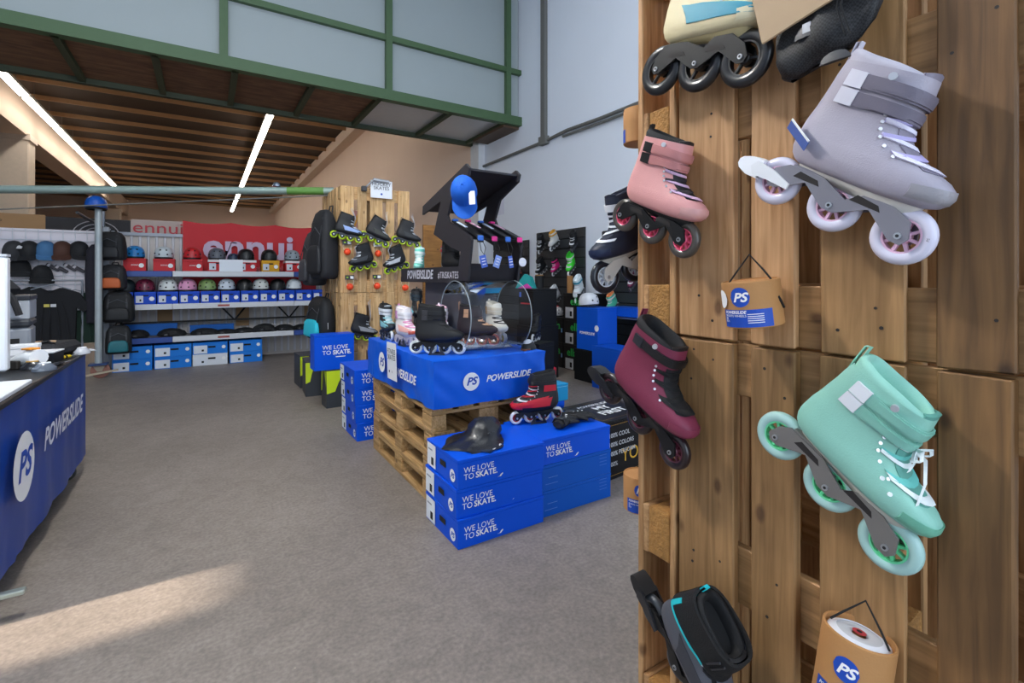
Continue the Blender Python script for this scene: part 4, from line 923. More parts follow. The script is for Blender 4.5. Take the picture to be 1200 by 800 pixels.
# blue cap hung on the stand
def cap(label, M, color, brim=None, group=None, name='cap', cat='cap', tagc=None):
    t = thing(name, label, cat, M, group); m = mat(color, .75, var=.08, scale=20)
    c_ = bm().dome(.092, .078, .118, 18, 7, pw=.75).build('crown', m, t, True)
    bm().dome(.007, .007, .006, 8, 3, Matrix.Translation((0, 0, .117))).build('button', m, c_, True)
    rings = []
    for i in range(9):
        a = -1.15 + 2.3 * i / 8; r0, r1 = Vector((.088 * math.cos(a), .078 * math.sin(a), .006)), Vector((.088 * math.cos(a) + .075 * math.cos(a * .55), .078 * math.sin(a) * 1.02, -.004 - .012 * abs(math.sin(a))))
        rings.append([r0, r1, r1 - Vector((0, 0, .004)), r0 - Vector((0, 0, .004))])
    bm().loft(rings).build('brim', mat(brim or color, .75, var=.08, scale=20), t, True)
    for k in range(6):
        a = k * math.pi / 3
        bm().tube([(.092 * math.cos(a) * math.cos(e) ** .75 * 1.004, .078 * math.sin(a) * math.cos(e) ** .75 * 1.004, .118 * math.sin(e)) for e in (.05, .4, .8, 1.2, 1.5)], .0012, 4).build('seam', m, c_)
    if tagc: bm().box((.075, .05, .092), (.08, .034, .003)).build('swing_tag', mat(tagc, .6), t)
    return t
cp = at(541, 226, X=1.5)
M = fr(at(543, 222, X=1.46) + Vector((.05, .09, 0)), x=(.0, -.12, -1), z=(-.5, -.8, .22))
cap('royal blue cap with white price tag hung on the black display stand', Matrix.Translation((0, 0, .0)) @ M @ Matrix.Scale(1.18, 4), '#0b5ec8', tagc='#eef0f2')
# red and black skate, helmet bag and gloves on the shoe boxes
ZB = .45
stand_skate('red and black skate with white wheels on the blue boxes', 1.80, 2.56, ZB, 170, dict(boot='#18181a', liner='#111113', tongue='#17171a', toe='#cf1f30', side='#cf1f30', lace='#d0d0d4', lace2='#b01c2c', strap='#1b1b1e', buckle='#c8202f', frame='#1b1b1d', wheel='#e9e9eb', hub='#d23a40', sole='#151516', loop='#c8202f'), n=4, D=.084, L=.29, lod=2, straps=1, stand=True)
RS = [o for o in scene.objects if o.get('label', '').startswith('red and black skate with white wheels on')][0]
BT = Matrix.Translation((0, 0, .082)) @ Matrix.Scale(.29 / .272, 4)
for sg in (-1, 1):
    patch(bm(), sg * 1.0, sg * 2.0, lambda q: .022, lambda q: .05 + .012 * abs(q), .001, .003, 8, 2).build('red_panel', mat('#d01c30', .5), RS, True, BT, 60)
    patch(bm(), sg * 1.5, sg * 2.3, lambda q: .11, lambda q: .16, .001, .003, 6, 2).build('red_panel', mat('#d01c30', .5), RS, True, BT, 60)
patch(bm(), -.8, .8, .01, .05, .001, .003, 10, 3).build('red_panel', mat('#d01c30', .5), RS, True, BT, 60)
patch(bm(), -2.9, -1.6, .185, .2, .001, .004, 8, 1).build('red_panel', mat('#d01c30', .5), RS, True, BT, 60)
q = thing('helmet_bag', 'black helmet in a dark plastic bag on the nearest blue boxes', 'helmet', pose(1.34, 2.45, ZB, 20))
b = bm(); rings = []
for i, (f_, z) in enumerate(((1.75, .002), (1.5, .012), (1.1, .024), (1.02, .05), (.9, .082), (.6, .108), (.1, .118))):
    rings.append([((-.06 if f_ > 1.4 else -.02 if f_ > 1.05 else .02) + f_ * .112 * math.cos(a) * (1 + .12 * noise.noise(Vector((3 * math.cos(a), 3 * math.sin(a), i * .9))) + (.12 * math.sin(3 * a + 1) + .1 * math.sin(5 * a)) * (f_ > 1.1)), f_ * .092 * math.sin(a) * (1 + (.14 * math.cos(4 * a)) * (f_ > 1.1)), z + .004 * math.sin(7 * a + i) + .01 * noise.noise(Vector((4 * math.cos(a), 4 * math.sin(a), i * 1.7)))) for a in [2 * math.pi * k / 28 for k in range(28)]])
b.loft(rings, True, True).build('wrapped_shell', mat('#12141a', .38, var=.1, coat=.25, bump=.5, bscale=35), q, True, sharp=70)
bm().box((-.1, -.1, .004), (.16, .1, .004), T=Matrix.Rotation(R(12), 4, 'Z')).build('plastic_flap', mat('#1d2b44', .2, coat=.5), q)
bm().box((-.085, -.118, .007), (.09, .06, .002), T=Matrix.Rotation(R(12), 4, 'Z')).build('paper_insert', mat('#c9ccd2', .5), q)
for k in range(3): bm().dome(.012, .006, .006, 8, 3, Matrix.Translation((-.04 + .04 * k, -.088 + .004 * k, .06)) @ Matrix.Rotation(R(70), 4, 'X')).build('vent', mat('#3a3c42', .3), q, True)
def glove(label, M):
    t = thing('skate_glove', label, 'glove', M, 'gloves on the blue boxes'); m = mat('#141416', .7, var=.15, bump=.4, bscale=60)
    bm().loft([[(x, w_ * math.cos(a), .03 + h_ * math.sin(a)) for a in [2 * math.pi * k / 12 for k in range(12)]] for x, w_, h_ in ((-.1, .03, .02), (-.07, .042, .03), (-.02, .04, .03), (.03, .048, .026), (.06, .046, .022))]).build('palm', m, t, True)
    for k in range(4):
        y = -.034 + .023 * k; l_ = (.055, .066, .068, .058)[k]
        bm().tube([(.05, y, .03), (.05 + l_ * .5, y * 1.15, .034), (.05 + l_, y * 1.2, .02)], [.012, .0115, .008], 8).build('finger', m, t, True)
    bm().tube([(-.005, -.036, .03), (.025, -.062, .03), (.055, -.07, .022)], [.014, .012, .008], 8).build('thumb', m, t, True)
    bm().box((-.05, 0, .058), (.06, .05, .012), bev=.004).build('splint', mat('#2a2b2e', .35), t); bm().ribbon([(-.07, -.046, .03), (-.07, -.03, .06), (-.07, .03, .06), (-.07, .046, .03)], (1, 0, 0), .02, .004).build('strap', mat('#1c1c1e', .8), t)
    for k in range(3): bm().box((-.03 + .03 * k, -.02 + .012 * k, .062), (.008, .014, .002)).build('white_print', WHITE, t)
glove('black wrist-guard glove nearest the red skate', pose(1.9, 2.40, ZB, 25)); glove('black wrist-guard glove at the right end of the blue boxes', pose(2.045, 2.45, ZB, -30))
# ================================================================ HOCKEY WALL GOODS
YH = 5.6
HB = dict(boot='#17181b', liner='#0f0f11', tongue='#1f2023', toe='#1c1d20', lace='#b9bcc2', frame='#202226', wheel='#b8d820', hub='#2a2c20', sole='#17171a')
def hk(label, px, py, yaw, tilt, ll, side=None, y=5.51, s=1.):
    p = at(px, py, Y=y); c = dict(HB)
    if side: c['side'] = side
    M = Matrix.Translation(p) @ Matrix.Rotation(R(yaw), 4, 'Z') @ Matrix.Rotation(R(tilt), 4, 'Y') @ Matrix.Scale(s, 4) @ Matrix.Translation((0, 0, -.13))
    return skate(label, M, c, lod=1, straps=0, n=4, D=.08, L=.26, laces=5, loop=True, group='hockey skates on the pallet wall', laceloop=ll)
hk('black hockey skate with blue-grey tag and lime wheels, top left of the hockey wall', 408, 268, -12, 12, .1, '#8ea6d8', s=1.02)
hk('black hockey skate with lime wheels, top middle of the hockey wall', 443, 272, -15, 24, .12, '#2c2f2a', s=1.02)
hk('black hockey skate with lime wheels, top right beside the blue flag', 478, 275, -12, 14, .11, '#2a2c30', s=1.02)
hk('black hockey skate with lime wheels, middle row under the orange balls', 424, 303, -168, 12, .06, '#3c3f44', s=1.02)
hk('black and silver hockey skate, middle row left of the aqua skate', 463, 305, -168, 16, .08, '#b9bcc2', s=1.02)
hk('black hockey skate hung low on long white laces above the slogan box', 426, 385, -10, 10, .2, '#8a8d92', s=1.02)
for i, (px, py, lb) in enumerate(((407, 295, 'orange street-hockey ball in net, upper left of the hockey wall'), (443, 297, 'orange street-hockey ball in net, upper right of the hockey wall'), (410, 336, 'orange street-hockey ball in net, lower left of the hockey wall'), (442, 335, 'orange street-hockey ball in net, lower middle of the hockey wall'), (475, 337, 'orange street-hockey ball in net, beside the acrylic tunnel'))):
    p = at(px, py, Y=5.545); t = thing('hockey_ball', lb, 'ball', Matrix.Translation(p), 'orange hockey balls')
    bm().lathe([(.001, -.038)] + [(.038 * math.cos(a), .038 * math.sin(a)) for a in [-1.3 + .26 * k for k in range(11)]] + [(.001, .038)], 16).build('ball', mat('#f0481c', .5), t, True)
    bm().box((0, .012, .105), (.1, .004, .05), bev=.001).build('header_card', mat('#3a3c3e' if i != 1 else '#c9cacc', .6), t)
    bm().box((.025, .008, .105), (.036, .003, .03)).build('white_print', WHITE, t)
    bm().box((-.025, .008, .105), (.02, .003, .016)).build('green_print', mat('#9ac83c', .6), t)
    for sx in (-1, 1): bm().tube([(sx * .032, -.005, .015), (sx * .045, .006, .05), (sx * .04, .01, .085)], .0018, 4).build('net_string', mat('#d8d4cc', .6), t)
t = thing('clip_sign', 'white paper sign lettered hockey skates clipped above the hockey wall', 'sign', Matrix.Translation(at(447, 222, Y=5.56)))
bm().box((0, 0, 0), (.25, .004, .2)).build('sheet', mat('#e3e6ea', .6), t)
text(t, 'HOCKEY\nSKATES', .055, INK, (0, -.002, .035), (1, 0, 0), (0, 0, 1), lift=.002); disc(t, .012, PSBLUE, (0, -.002, -.055), (1, 0, 0), (0, 0, 1), lift=.002)
bm().tube([(-.19, .0, .0), (-.1, -.02, .095), (.02, -.01, .1)], .011, 8).build('clamp_arm', mat('#9a9ca0', .35, metal=.7), t, True); bm().box((-.2, .0, -.01), (.06, .05, .06), bev=.008).build('clamp', mat('#3a3a3e', .5), t)
bm().cyl((-.1, -.022, .1), (.08, -.02, .09), .02, n=10).build('lamp_head', mat('#b9bbc0', .3, metal=.7), t, True)
# beach flag
fl = thing('beach_flag', 'blue feather flag with white letters behind the hockey wall', 'flag', Matrix.Translation(at(493, 330, Y=6.6)))
zt = at(490, 232, Y=6.6).z - at(493, 330, Y=6.6).z
pts = [(-.2, -1.2), (.16, -1.2), (.2, -.3), (.16, zt * .45), (.07, zt * .8), (-.06, zt * .98), (-.14, zt), (-.2, zt * .9)]
bm().prism(pts, -.004, .004).build('cloth', mat('#1268a8', .6), fl)
bm().tube([(.17, 0, -1.2), (.205, 0, -.3), (.168, 0, zt * .45), (.078, 0, zt * .8), (-.05, 0, zt), (-.14, 0, zt * 1.015)], .01, 6).build('rod', BLACK, fl, True)
bm().cyl((.17, 0, -1.3), (.17, 0, -1.2), .04, n=10).build('foot', BLACK, fl)
text(fl, 'SLIDE', .28, mat('#c4d0dc', .6), (-.02, -.005, .35), (0, 0, 1), (-1, 0, 0), bold=.02, lift=.006)
M = fl.matrix_local.copy(); fl.matrix_local = Matrix.Translation((0, 0, 1.3 - M.translation.z)) @ M
# backpacks and bag
def backpack(label, M, c, w_=.3, h_=.5, d_=.18, trim=None, name='backpack', tag_=False):
    t = thing(name, label, 'bag', M, 'bags on the hockey wall side'); m = mat(c, .7, var=.12, bump=.3, bscale=120)
    prof_ = ((0, .8, .7), (.03, .95, .9), (.12, 1, 1), (.5, .98, .95), (.8, .9, .8), (.95, .7, .5), (1.0, .4, .2))
    sq = lambda a: (math.copysign(abs(math.cos(a)) ** .5, math.cos(a)), math.copysign(abs(math.sin(a)) ** .5, math.sin(a)))
    bd = bm().loft([[(w_ / 2 * fw * sq(a)[0], -d_ / 2 + d_ / 2 * fd * sq(a)[1], z * h_) for a in [2 * math.pi * k / 24 for k in range(24)]] for z, fw, fd in prof_]).build('body', m, t, True, sharp=70)
    bm().loft([[(w_ * .38 * fw * sq(a)[0], -d_ - .01 + .03 * fd * sq(a)[1], h_ * (.08 + .4 * z)) for a in [2 * math.pi * k / 20 for k in range(20)]] for z, fw, fd in prof_]).build('front_pocket', mat(trim or c, .6, var=.1), t, True, sharp=70)
    for sx in (-1, 1): bm().ribbon([(sx * w_ * .28, -d_ * .92, h_ * .1), (sx * w_ * .3, -d_ * 1.05, h_ * .5), (sx * w_ * .26, -d_ * .8, h_ * .88)], (1, 0, 0), .02, .006).build('compression_strap', mat('#2b2c30', .6), bd)
    bm().tube([(-.04, -.03, h_ * .97), (-.03, -.02, h_ * 1.07), (.03, -.02, h_ * 1.07), (.04, -.03, h_ * .97)], .009, 6).build('handle', BLACK, t, True)
    bm().tube([(-w_ * .3, -d_ * .97, h_ * .62), (0, -d_ * 1.0, h_ * .74), (w_ * .3, -d_ * .97, h_ * .62)], .004, 5).build('zip', mat('#55585e', .4, metal=.4), bd, True)
    if tag_: bm().box((w_ * .45, -d_ * .6, h_ * .35), (.05, .004, .07)).build('price_tag', WHITE, t)
    return t
def side_pose(px, py, X=1.262, rz=-90): 
    p = at(px, py, X=X); return Matrix.Translation(p) @ Matrix.Rotation(R(rz), 4, 'Z')
backpack('large black backpack nearest the hockey skates', pose(1.24, 5.82, at(384, 327, X=1.18).z, -72), '#1b1c20', .36, .78, .22)
backpack('grey and black backpack hung left of the large black one', pose(1.24, 6.28, at(372, 334, X=1.2).z, -84), '#2c2d31', .36, .66, .24, '#3a3b40')
backpack('black bag with bright cyan panel and trim below the backpacks', pose(1.24, 6.02, at(372, 392, X=1.2).z, -80), '#16181b', .54, .5, .2, '#2cc6dc', name='skate_bag', tag_=True)
o = thing('glove_pair', 'pair of black gloves hung above the large backpack', 'gloves', pose(1.2, 5.95, at(384, 275, X=1.2).z, -75))
for sx in (-1, 1): 
    bm().loft([[(sx * .06 + w_ * math.cos(a), -.04 + .03 * math.sin(a), z) for a in [2 * math.pi * k / 12 for k in range(12)]] for z, w_ in ((0, .05), (.1, .06), (.2, .055), (.27, .02))]).build('glove', mat('#131417', .8), o, True)
bm().box((0, -.075, .06), (.06, .004, .03)).build('logo_patch', mat('#8a8f70', .6), o)
# ================================================================ BACK SHELF
YS = 9.0
rk = thing('shelf_rack', 'long metal rack with blue and white shelf beams along the back', 'shelf')
STEEL = mat('#8d9299', .4, metal=.6, var=.05)
SX0, SX1 = -1.2, 1.95
BB = mat('#2a4a94', .45, var=.06); BW = mat('#d3d6da', .45, var=.05)
ZL = (1.475, .978, .478)
for zi, z in enumerate(ZL):
    bm().box(((SX0 + SX1) / 2, YS + .27, z - .02), (SX1 - SX0 - .02, .5, .025)).build('shelf_board', mat('#6f6a66', .6), rk)
    for k, (a, c_, m_) in enumerate(((SX0, -.42, BB), (-.42, 1.28, BW), (1.28, SX1, BB))):
        if zi == 1: m_ = BW
        bm().box(((a + c_) / 2, YS + .015, z - .045), (c_ - a - .004, .03, .085), bev=.006).build('shelf_beam', m_, rk)
    bm().box(((SX0 + SX1) / 2, YS + .525, z - .052), (SX1 - SX0, .03, .085)).build('shelf_beam', STEEL, rk)
    if zi: bm().box((.25, YS - .0018, z - .045), (.16, .003, .03)).build('price_strip', mat('#a8524a', .6), rk)
for x in (SX0, SX1):
    for y in (YS + .03, YS + .52): bm().box((x, y, 1.05), (.06, .05, 2.1)).build('upright', STEEL, rk)
for y_ in (.9,):
    for a, c_ in ((.2, .42), (.62, .42), (1.05, 1.27), (1.47, 1.27)): bm().tube([(a, YS + .5, .92), (c_, YS + .5, .66)], .014, 5).build('brace', BLACK, rk)
bm().box((.4, YS + .5, .665), (3.0, .03, .03)).build('rail', BLACK, rk)
# backing sheets and grid behind the rack
bk = struct(bm().box((.4, 9.72, 1.0), (3.3, .02, 2.06)).build('partition', mat('#c9c2bc', .7, var=.06)))
for i in range(30): bm().cyl((-1.2 + .085 * i * 1.27, 9.706, .05), (-1.2 + .085 * i * 1.27, 9.706, 2.03), .02, n=6).build('corrugation', mat('#d6d5da', .6), bk)
bm().box((.4, 9.69, 2.06), (3.3, .05, .05)).build('top_rail', mat('#7e828a', .4, metal=.5), bk)
for i in range(3): bm().box((-.55 + 1.1 * i, 9.66, .72), (.2, .02, .36)).build('wood_board', mat('#9a7a56', .7), bk)
struct(bm().box((.6, 9.9, .12), (3.6, .2, .24)).build('baseboard_back', mat('#8a705a', .7)))
# banners
def banner(label, x0, x1, z0, z1, y, c, name='banner', wave=.012):
    t = thing(name, label, 'banner'); n = 24; rings = []
    for i in range(n + 1):
        x = x0 + (x1 - x0) * i / n; w_ = wave * math.sin(i * 1.1) + wave * .6 * math.sin(i * 2.3 + 1); dz = -.035 * abs(math.sin(i * math.pi / 8)) if wave > .01 else 0
        rings.append([(x, y + w_, z0), (x, y + w_ * .6, (z0 + z1) / 2), (x, y + w_ * .4, z1 + dz), (x, y + w_ * .4 + .004, z1 + dz), (x, y + w_ * .6 + .004, (z0 + z1) / 2), (x, y + w_ + .004, z0)])
    bm().loft(rings).build('cloth', mat(c, .65, var=.06, scale=4), t, True)
    return t
t = banner('red ennui banner hung behind the helmets', -.31, 1.75, 1.03, 2.31, 9.64, '#c8232c')
TXT = mat('#c9b4cc', .6, var=.02)
text(t, 'ennui', .6, TXT, (.66, 9.57, 1.88), (1, 0, 0), (0, 0, 1), bold=.028, lift=.012, sx=1.06)
text(t, 'my safety culture', .13, mat('#d88a90', .6), (.95, 9.57, 1.53), (1, 0, 0), (0, 0, 1), lift=.012)
t = banner('pale banner with red ennui lettering left of the red banner', -1.0, -.28, 2.02, 2.3, 9.76, '#b8a59c', wave=.004)
text(t, 'ennui', .26, mat('#b8323e', .6), (-.64, 9.752, 2.17), (1, 0, 0), (0, 0, 1), lift=.004, sx=1.2)
t = banner('black banner with white ring logo above the caps', -2.0, -1.0, 2.0, 2.28, 9.78, '#221f22', wave=.004)
for k in range(4):
    r_ = .06 + .055 * k
    bm().tube([(-1.42 + r_ * 1.25 * math.cos(a), 9.768, 2.02 + r_ * math.sin(a)) for a in [math.pi * j / 14 for j in range(15)]], .007, 4).build('ring_print', mat('#b9b4b8', .6), t)
text(t, 'NEOR', .07, mat('#b9b4b8', .6), (-1.42, 9.77, 2.05), (1, 0, 0), (0, 0, 1), lift=.004)
t = banner('tan printed board at the far left above the caps', -2.9, -2.0, 2.02, 2.3, 9.78, '#a07a50', name='board', wave=0)
text(t, 'neo', .06, INK, (-2.5, 9.775, 2.2), (1, 0, 0), (0, 0, 1), lift=.004)
t = banner('pink and orange zigzag painting right of the red banner', 2.05, 2.75, 2.35, 2.78, 10.4, '#cf8f84', name='painting', wave=0)
for k in range(5): bm().prism([(2.1 + .12 * k, 2.38), (2.16 + .12 * k, 2.38), (2.28 + .12 * k, 2.75), (2.24 + .12 * k, 2.75)], 10.388, 10.397).build('stripe', mat(('#e0a020', '#8a8288')[k % 2], .6), t)
bm().box((2.4, 10.46, 1.3), (.05, .05, 2.6)).build('post', mat('#c9b09a', .7), t)
# helmets
def helmet(label, x, y, z, c, yaw=0, vents=True, s=1., kind='skate', group='helmets on the rack'):
    t = thing('helmet', label, 'helmet', pose(x, y, z, yaw, s), group); m = mat(c, .4, var=.04, coat=.15)
    b = bm(); rings = []; n = 22
    for r_, zz_ in ((.97, .0), (1.0, .02), (1.0, .05), (.95, .09), (.84, .125), (.64, .15), (.36, .165), (.04, .17)):
        rings.append([(.112 * r_ * math.cos(2 * math.pi * k / n), .135 * r_ * math.sin(2 * math.pi * k / n), zz_ + .012 * (1 - math.sin(2 * math.pi * k / n)) * (zz_ < .01)) for k in range(n)])
    sh = b.loft(rings, False, True).build('shell', m, t, True, sharp=60)
    b = bm(); b.loft([[(.104 * f_ * math.cos(2 * math.pi * k / n), .127 * f_ * math.sin(2 * math.pi * k / n), zz_) for k in range(n)] for f_, zz_ in ((1, -.004), (.98, .03), (.8, .09), (.1, .12))], False, True).build('padding', BLACK, t, True)
    if vents:
        for a, e in ((-90 - 24, .055), (-90 + 24, .055), (-90 - 20, .115), (-90 + 20, .115), (-150, .07), (-30, .07)):
            a = R(a); k = .98 if e < .08 else .86
            p = Vector((.112 * k * math.cos(a), .135 * k * math.sin(a), e)); nn = Vector((p.x, p.y, .02 if e < .08 else .1)).normalized()
            bm().cyl(p - nn * .006, p + nn * .004, .011 if kind == 'skate' else .015, n=9).build('vent', BLACK, sh)
    if kind == 'bike':
        for k in range(5):
            x0 = -.08 + .04 * k; bm().tube([(x0, -.125 + abs(x0) * .4, .05), (x0 * .8, -.09 + abs(x0) * .3, .115), (x0 * .5, -.02, .165)], [.008, .011, .006], 6).build('slot', BLACK, sh)
    return t
def goods_box(label, x, y, z, size, c, group, lid=None, kind='red'):
    t = carton('goods_box', label, size, pose(x, y, z), c, group, lid=.2, lidcol=lid)
    w_, d_, h_ = size
    on(t, size, 'front', 'disc', w_ * .3, -h_ * .05, h_ * .17, WHITE, lift=.002)
    if kind == 'red': on(t, size, 'front', 'text', 0, 0, 'ennui', h_ * .2, WHITE, lift=.002)
    elif kind == 'label': on(t, size, 'front', 'rect', -w_ * .26, -h_ * .08, w_ * .34, h_ * .55, mat('#d6dae2', .6), lift=.002); on(t, size, 'front', 'rect', -w_ * .22, -h_ * .16, w_ * .08, h_ * .16, INK, lift=.003, name='picture')
    if kind != 'red': on(t, size, 'front', 'rect', w_ * .02, h_ * .2, w_ * .26, h_ * .1, mat('#10151f', .8), lift=.002, name='handle_slot')
    return t
ZU = ZL[0] - .007
row1 = [(159, '#1a7fc4', 'red', 'sky blue'), (193, '#c4ced2', 'red', 'pale grey'), (226, '#c01c24', 'red', 'glossy red'), (255, '#5a5e68', 'label', 'slate grey'), (289, '#191a1c', 'label', 'matt black'), (316, '#17181a', 'yellow', 'black'), (343, '#8f9aa2', 'label', 'steel grey')]
for px, c, k, nm in row1:
    p = at(px, 318, Y=YS + .2); bc = '#c8262c' if k != 'yellow' else '#dca21e'
    goods_box('%s box under the %s helmet on the top shelf' % ('red' if k != 'yellow' else 'yellow', nm), p.x, YS + .2, ZU, (.27, .3, .19), bc, 'boxes on the top shelf', lid='#e4dcdc' if k == 'label' else None, kind='red' if k == 'red' else 'label')
    helmet('%s skate helmet on a %s box, top shelf' % (nm, 'yellow' if k == 'yellow' else 'red'), p.x - .01, YS + .2, ZU + .194, c, s=1.12)
p = at(272, 318, Y=YS + .28)
goods_box('red box behind the white price card', p.x + .02, YS + .36, ZU, (.2, .2, .17), '#c8262c', 'boxes on the top shelf', kind='label')
helmet('small dark blue helmet behind the white price card', p.x + .02, YS + .36, ZU + .174, '#33435c', s=.8)
pc = thing('price_card', 'blank white price card standing on the top shelf', 'card', pose(at(271, 316, Y=YS + .03).x, YS + .035, ZU))
bm().box((0, 0, .1), (.33, .006, .19), T=Matrix.Rotation(R(-4), 4, 'X')).build('card', mat('#eef2f8', .4, var=0), pc); bm().box((0, .03, .006), (.1, .06, .006)).build('foot', WHITE, pc)
row2 = [(145, '#14262c', 'dark teal'), (168, '#6c1c38', 'maroon'), (195, '#d9dfdc', 'white'), (218, '#d793b8', 'pink'), (241, '#7f9a5c', 'olive green'), (264, '#c3cdd8', 'pale blue'), (285, '#141516', 'black'), (304, '#cfd3cf', 'light grey'), (324, '#121314', 'charcoal'), (343, '#d3dadd', 'slotted white')]
ZM = ZL[1] - .007
for i, (px, c, nm) in enumerate(row2):
    p = at(px, 355, Y=YS + .18)
    helmet('%s helmet in the row on the blue boxes, middle shelf' % nm, p.x + .02, YS + .2, ZM + .193, c, s=1.12, kind='bike' if i == 9 else 'skate', vents=i != 9, yaw=random.uniform(-15, 15))
for i in range(11):
    px = 141 + 22.6 * i
    x = -1.03 + .275 * i
    who = 'under the %s helmet' % row2[i][2] if i < 10 else 'at the right end of the row'
    goods_box('blue box %s, middle shelf' % who, x, YS + .2, ZM, (.262, .3, .188), '#0d48c0', 'blue boxes on the middle shelf', kind='label')
# low shelf: black protective pads and blue lids
ZD = ZL[2] - .007
for i, (x, w_, h_, nm) in enumerate(((-.85, .13, .12, 'leftmost'), (-.45, .19, .12, 'second'), (-.02, .2, .1, 'third'), (.28, .17, .07, 'fourth'), (.56, .17, .08, 'fifth'), (.86, .18, .13, 'sixth'), (1.16, .16, .1, 'seventh'), (1.44, .16, .09, 'eighth'), (1.72, .15, .09, 'ninth'))):
    o = thing('protective_pad', 'black protective pads on the low shelf, %s of the row' % nm, 'pads', pose(x, YS + .2, ZD, 0), 'pads on the low shelf')
    bm().loft([[(w_ * f_ * math.cos(a) * (1 + .15 * math.sin(3 * a + i)), .12 * f_ * math.sin(a), z * h_) for a in [2 * math.pi * k / 16 for k in range(16)]] for f_, z in ((.9, 0), (1, .2), (.85, .6), (.5, .9), (.1, 1))]).build('pad', mat('#141416', .7, var=.2, bump=.5, bscale=50), o, True)
    bm().dome(.05, .04, .03, 10, 4, Matrix.Translation((-w_ * .3, -.1, h_ * .25)) @ Matrix.Rotation(R(60), 4, 'X')).build('cap', mat('#222226', .4), o, True)
    bm().ribbon([(w_ * .4, -.1, h_ * .3), (w_ * .7, -.13, h_ * .15), (w_ * .95, -.1, .01)], (0, .3, 1), .025, .004).build('strap', BLACK, o)
for i, (x, w_) in enumerate(((-.75, .75), (.1, .62))):
    carton('blue_tray', 'flat blue tray behind the pads, %s' % ('left one' if i == 0 else 'right one'), (w_, .12, .18 - .05 * i), pose(x, YS + .48, ZD), '#1f6cc8', 'blue trays on the low shelf', lid=.2)
# boxes on the floor under the rack
xsn = [at(px, 430, Y=YS - .02).x for px in (131, 179, 223, 264, 304)]
cols = ('left column by the pole', 'second column', 'third column', 'right column')
for i in range(4):
    w_ = .47; xc = -1.13 + w_ / 2 + .484 * i
    for k in range(2):
        wh = (i == 2 and k == 0)
        sz = (w_, .38, .178)
        t = carton('skate_box', '%s skate box on the floor under the rack, %s, %s' % ('white' if wh else 'light blue', cols[i], 'upper' if k else 'lower'), sz, pose(xc + random.uniform(-.008, .008), YS + .18, k * .1785, random.uniform(-1, 1)), '#dfe4ea' if wh else '#1c7ad8', 'skate boxes under the rack', lid=.1)
        on(t, sz, 'front', 'rect', -.13, -.015, .18, .125, mat('#dfe5ee', .6), lift=.002); on(t, sz, 'front', 'rect', -.1, -.03, .03, .03, INK, lift=.003, name='picture')
        on(t, sz, 'front', 'rect', .02, .02, .1, .026, mat('#161412', .9), lift=.003, name='handle_slot'); on(t, sz, 'front', 'disc', .18, .012, .027, WHITE, lift=.002, n=16)
# ================================================================ LEFT: CAP WALL, POLE, BAGS
gp = thing('grid_panel', 'white wire grid panel behind the caps', 'panel')
YG = 8.95
for i in range(14): bm().cyl((-2.9 + .125 * i, YG, .9), (-2.9 + .125 * i, YG, 2.03), .005, n=5).build('wire', mat('#c9ccd2', .4), gp)
for i in range(10): bm().cyl((-2.95, YG, .92 + .12 * i), (-1.25, YG, .92 + .12 * i), .005, n=5).build('wire', mat('#c9ccd2', .4), gp)
bm().box((-2.1, YG + .03, 1.46), (1.72, .015, 1.14)).build('backing', mat('#dad4da', .6, var=.03), gp)
for x in (-2.94, -1.27): bm().cyl((x, YG + .01, 0), (x, YG + .01, 2.05), .014, n=8).build('leg', STEEL, gp)
for px, c, nm in ((16, '#2b2c30', 'charcoal cap with white tag, leftmost on the grid'), (34, '#17181b', 'black cap, second on the grid'), (54, '#3f6c96', 'denim blue cap on the grid'), (73, '#4a2c20', 'brown cap on the grid'), (93, '#17171a', 'black cap nearest the pole')):
    p = at(px, 291, Y=YG - .07)
    cap(nm, Matrix.Translation(p) @ Matrix.Rotation(R(-70 + random.uniform(-25, 10)), 4, 'Z') @ Matrix.Rotation(R(22), 4, 'Y') @ Matrix.Scale(1.45, 4) @ Matrix.Translation((0, 0, -.05)), c, group='caps on the grid', tagc='#e6e6ea' if px == 16 else None)
for px, py, nm in ((23, 318, 'black beanie, left of the two'), (49, 326, 'black beanie, right of the two')):
    t = thing('beanie', nm + ' on the grid', 'beanie', Matrix.Translation(at(px, py, Y=YG - .09)), 'beanies on the grid')
    bm().dome(.12, .09, .2, 16, 6, z0=-.02, pw=.8).build('crown', mat('#131417', .9, var=.2, bump=.4, bscale=90), t, True)
    bm().lathe([(.118, -.07), (.128, -.065), (.13, -.01), (.118, .0), (.1, -.03)], 18, Matrix.Scale(.75, 4, (0, 1, 0))).build('cuff', mat('#17181b', .9, var=.2, bump=.4, bscale=90), t, True)
for k in range(4):
    p = at(62 + 10 * k, 313 + (k % 2) * 2, Y=YG - .03)
    t = thing('sock_pair', ('grey socks pinned left below the blue cap', 'grey socks pinned below the blue cap', 'grey socks pinned below the brown cap', 'grey socks pinned nearest the green shirt')[k], 'socks', Matrix.Translation(p) @ Matrix.Rotation(R(35), 4, 'Y'), 'socks on the grid')
    bm().box((0, 0, 0), (.16, .02, .045), bev=.008).build('sock', mat('#4c4a50', .9), t); bm().box((-.05, -.012, 0), (.03, .004, .04)).build('band', mat('#c9c4ca', .8), t)
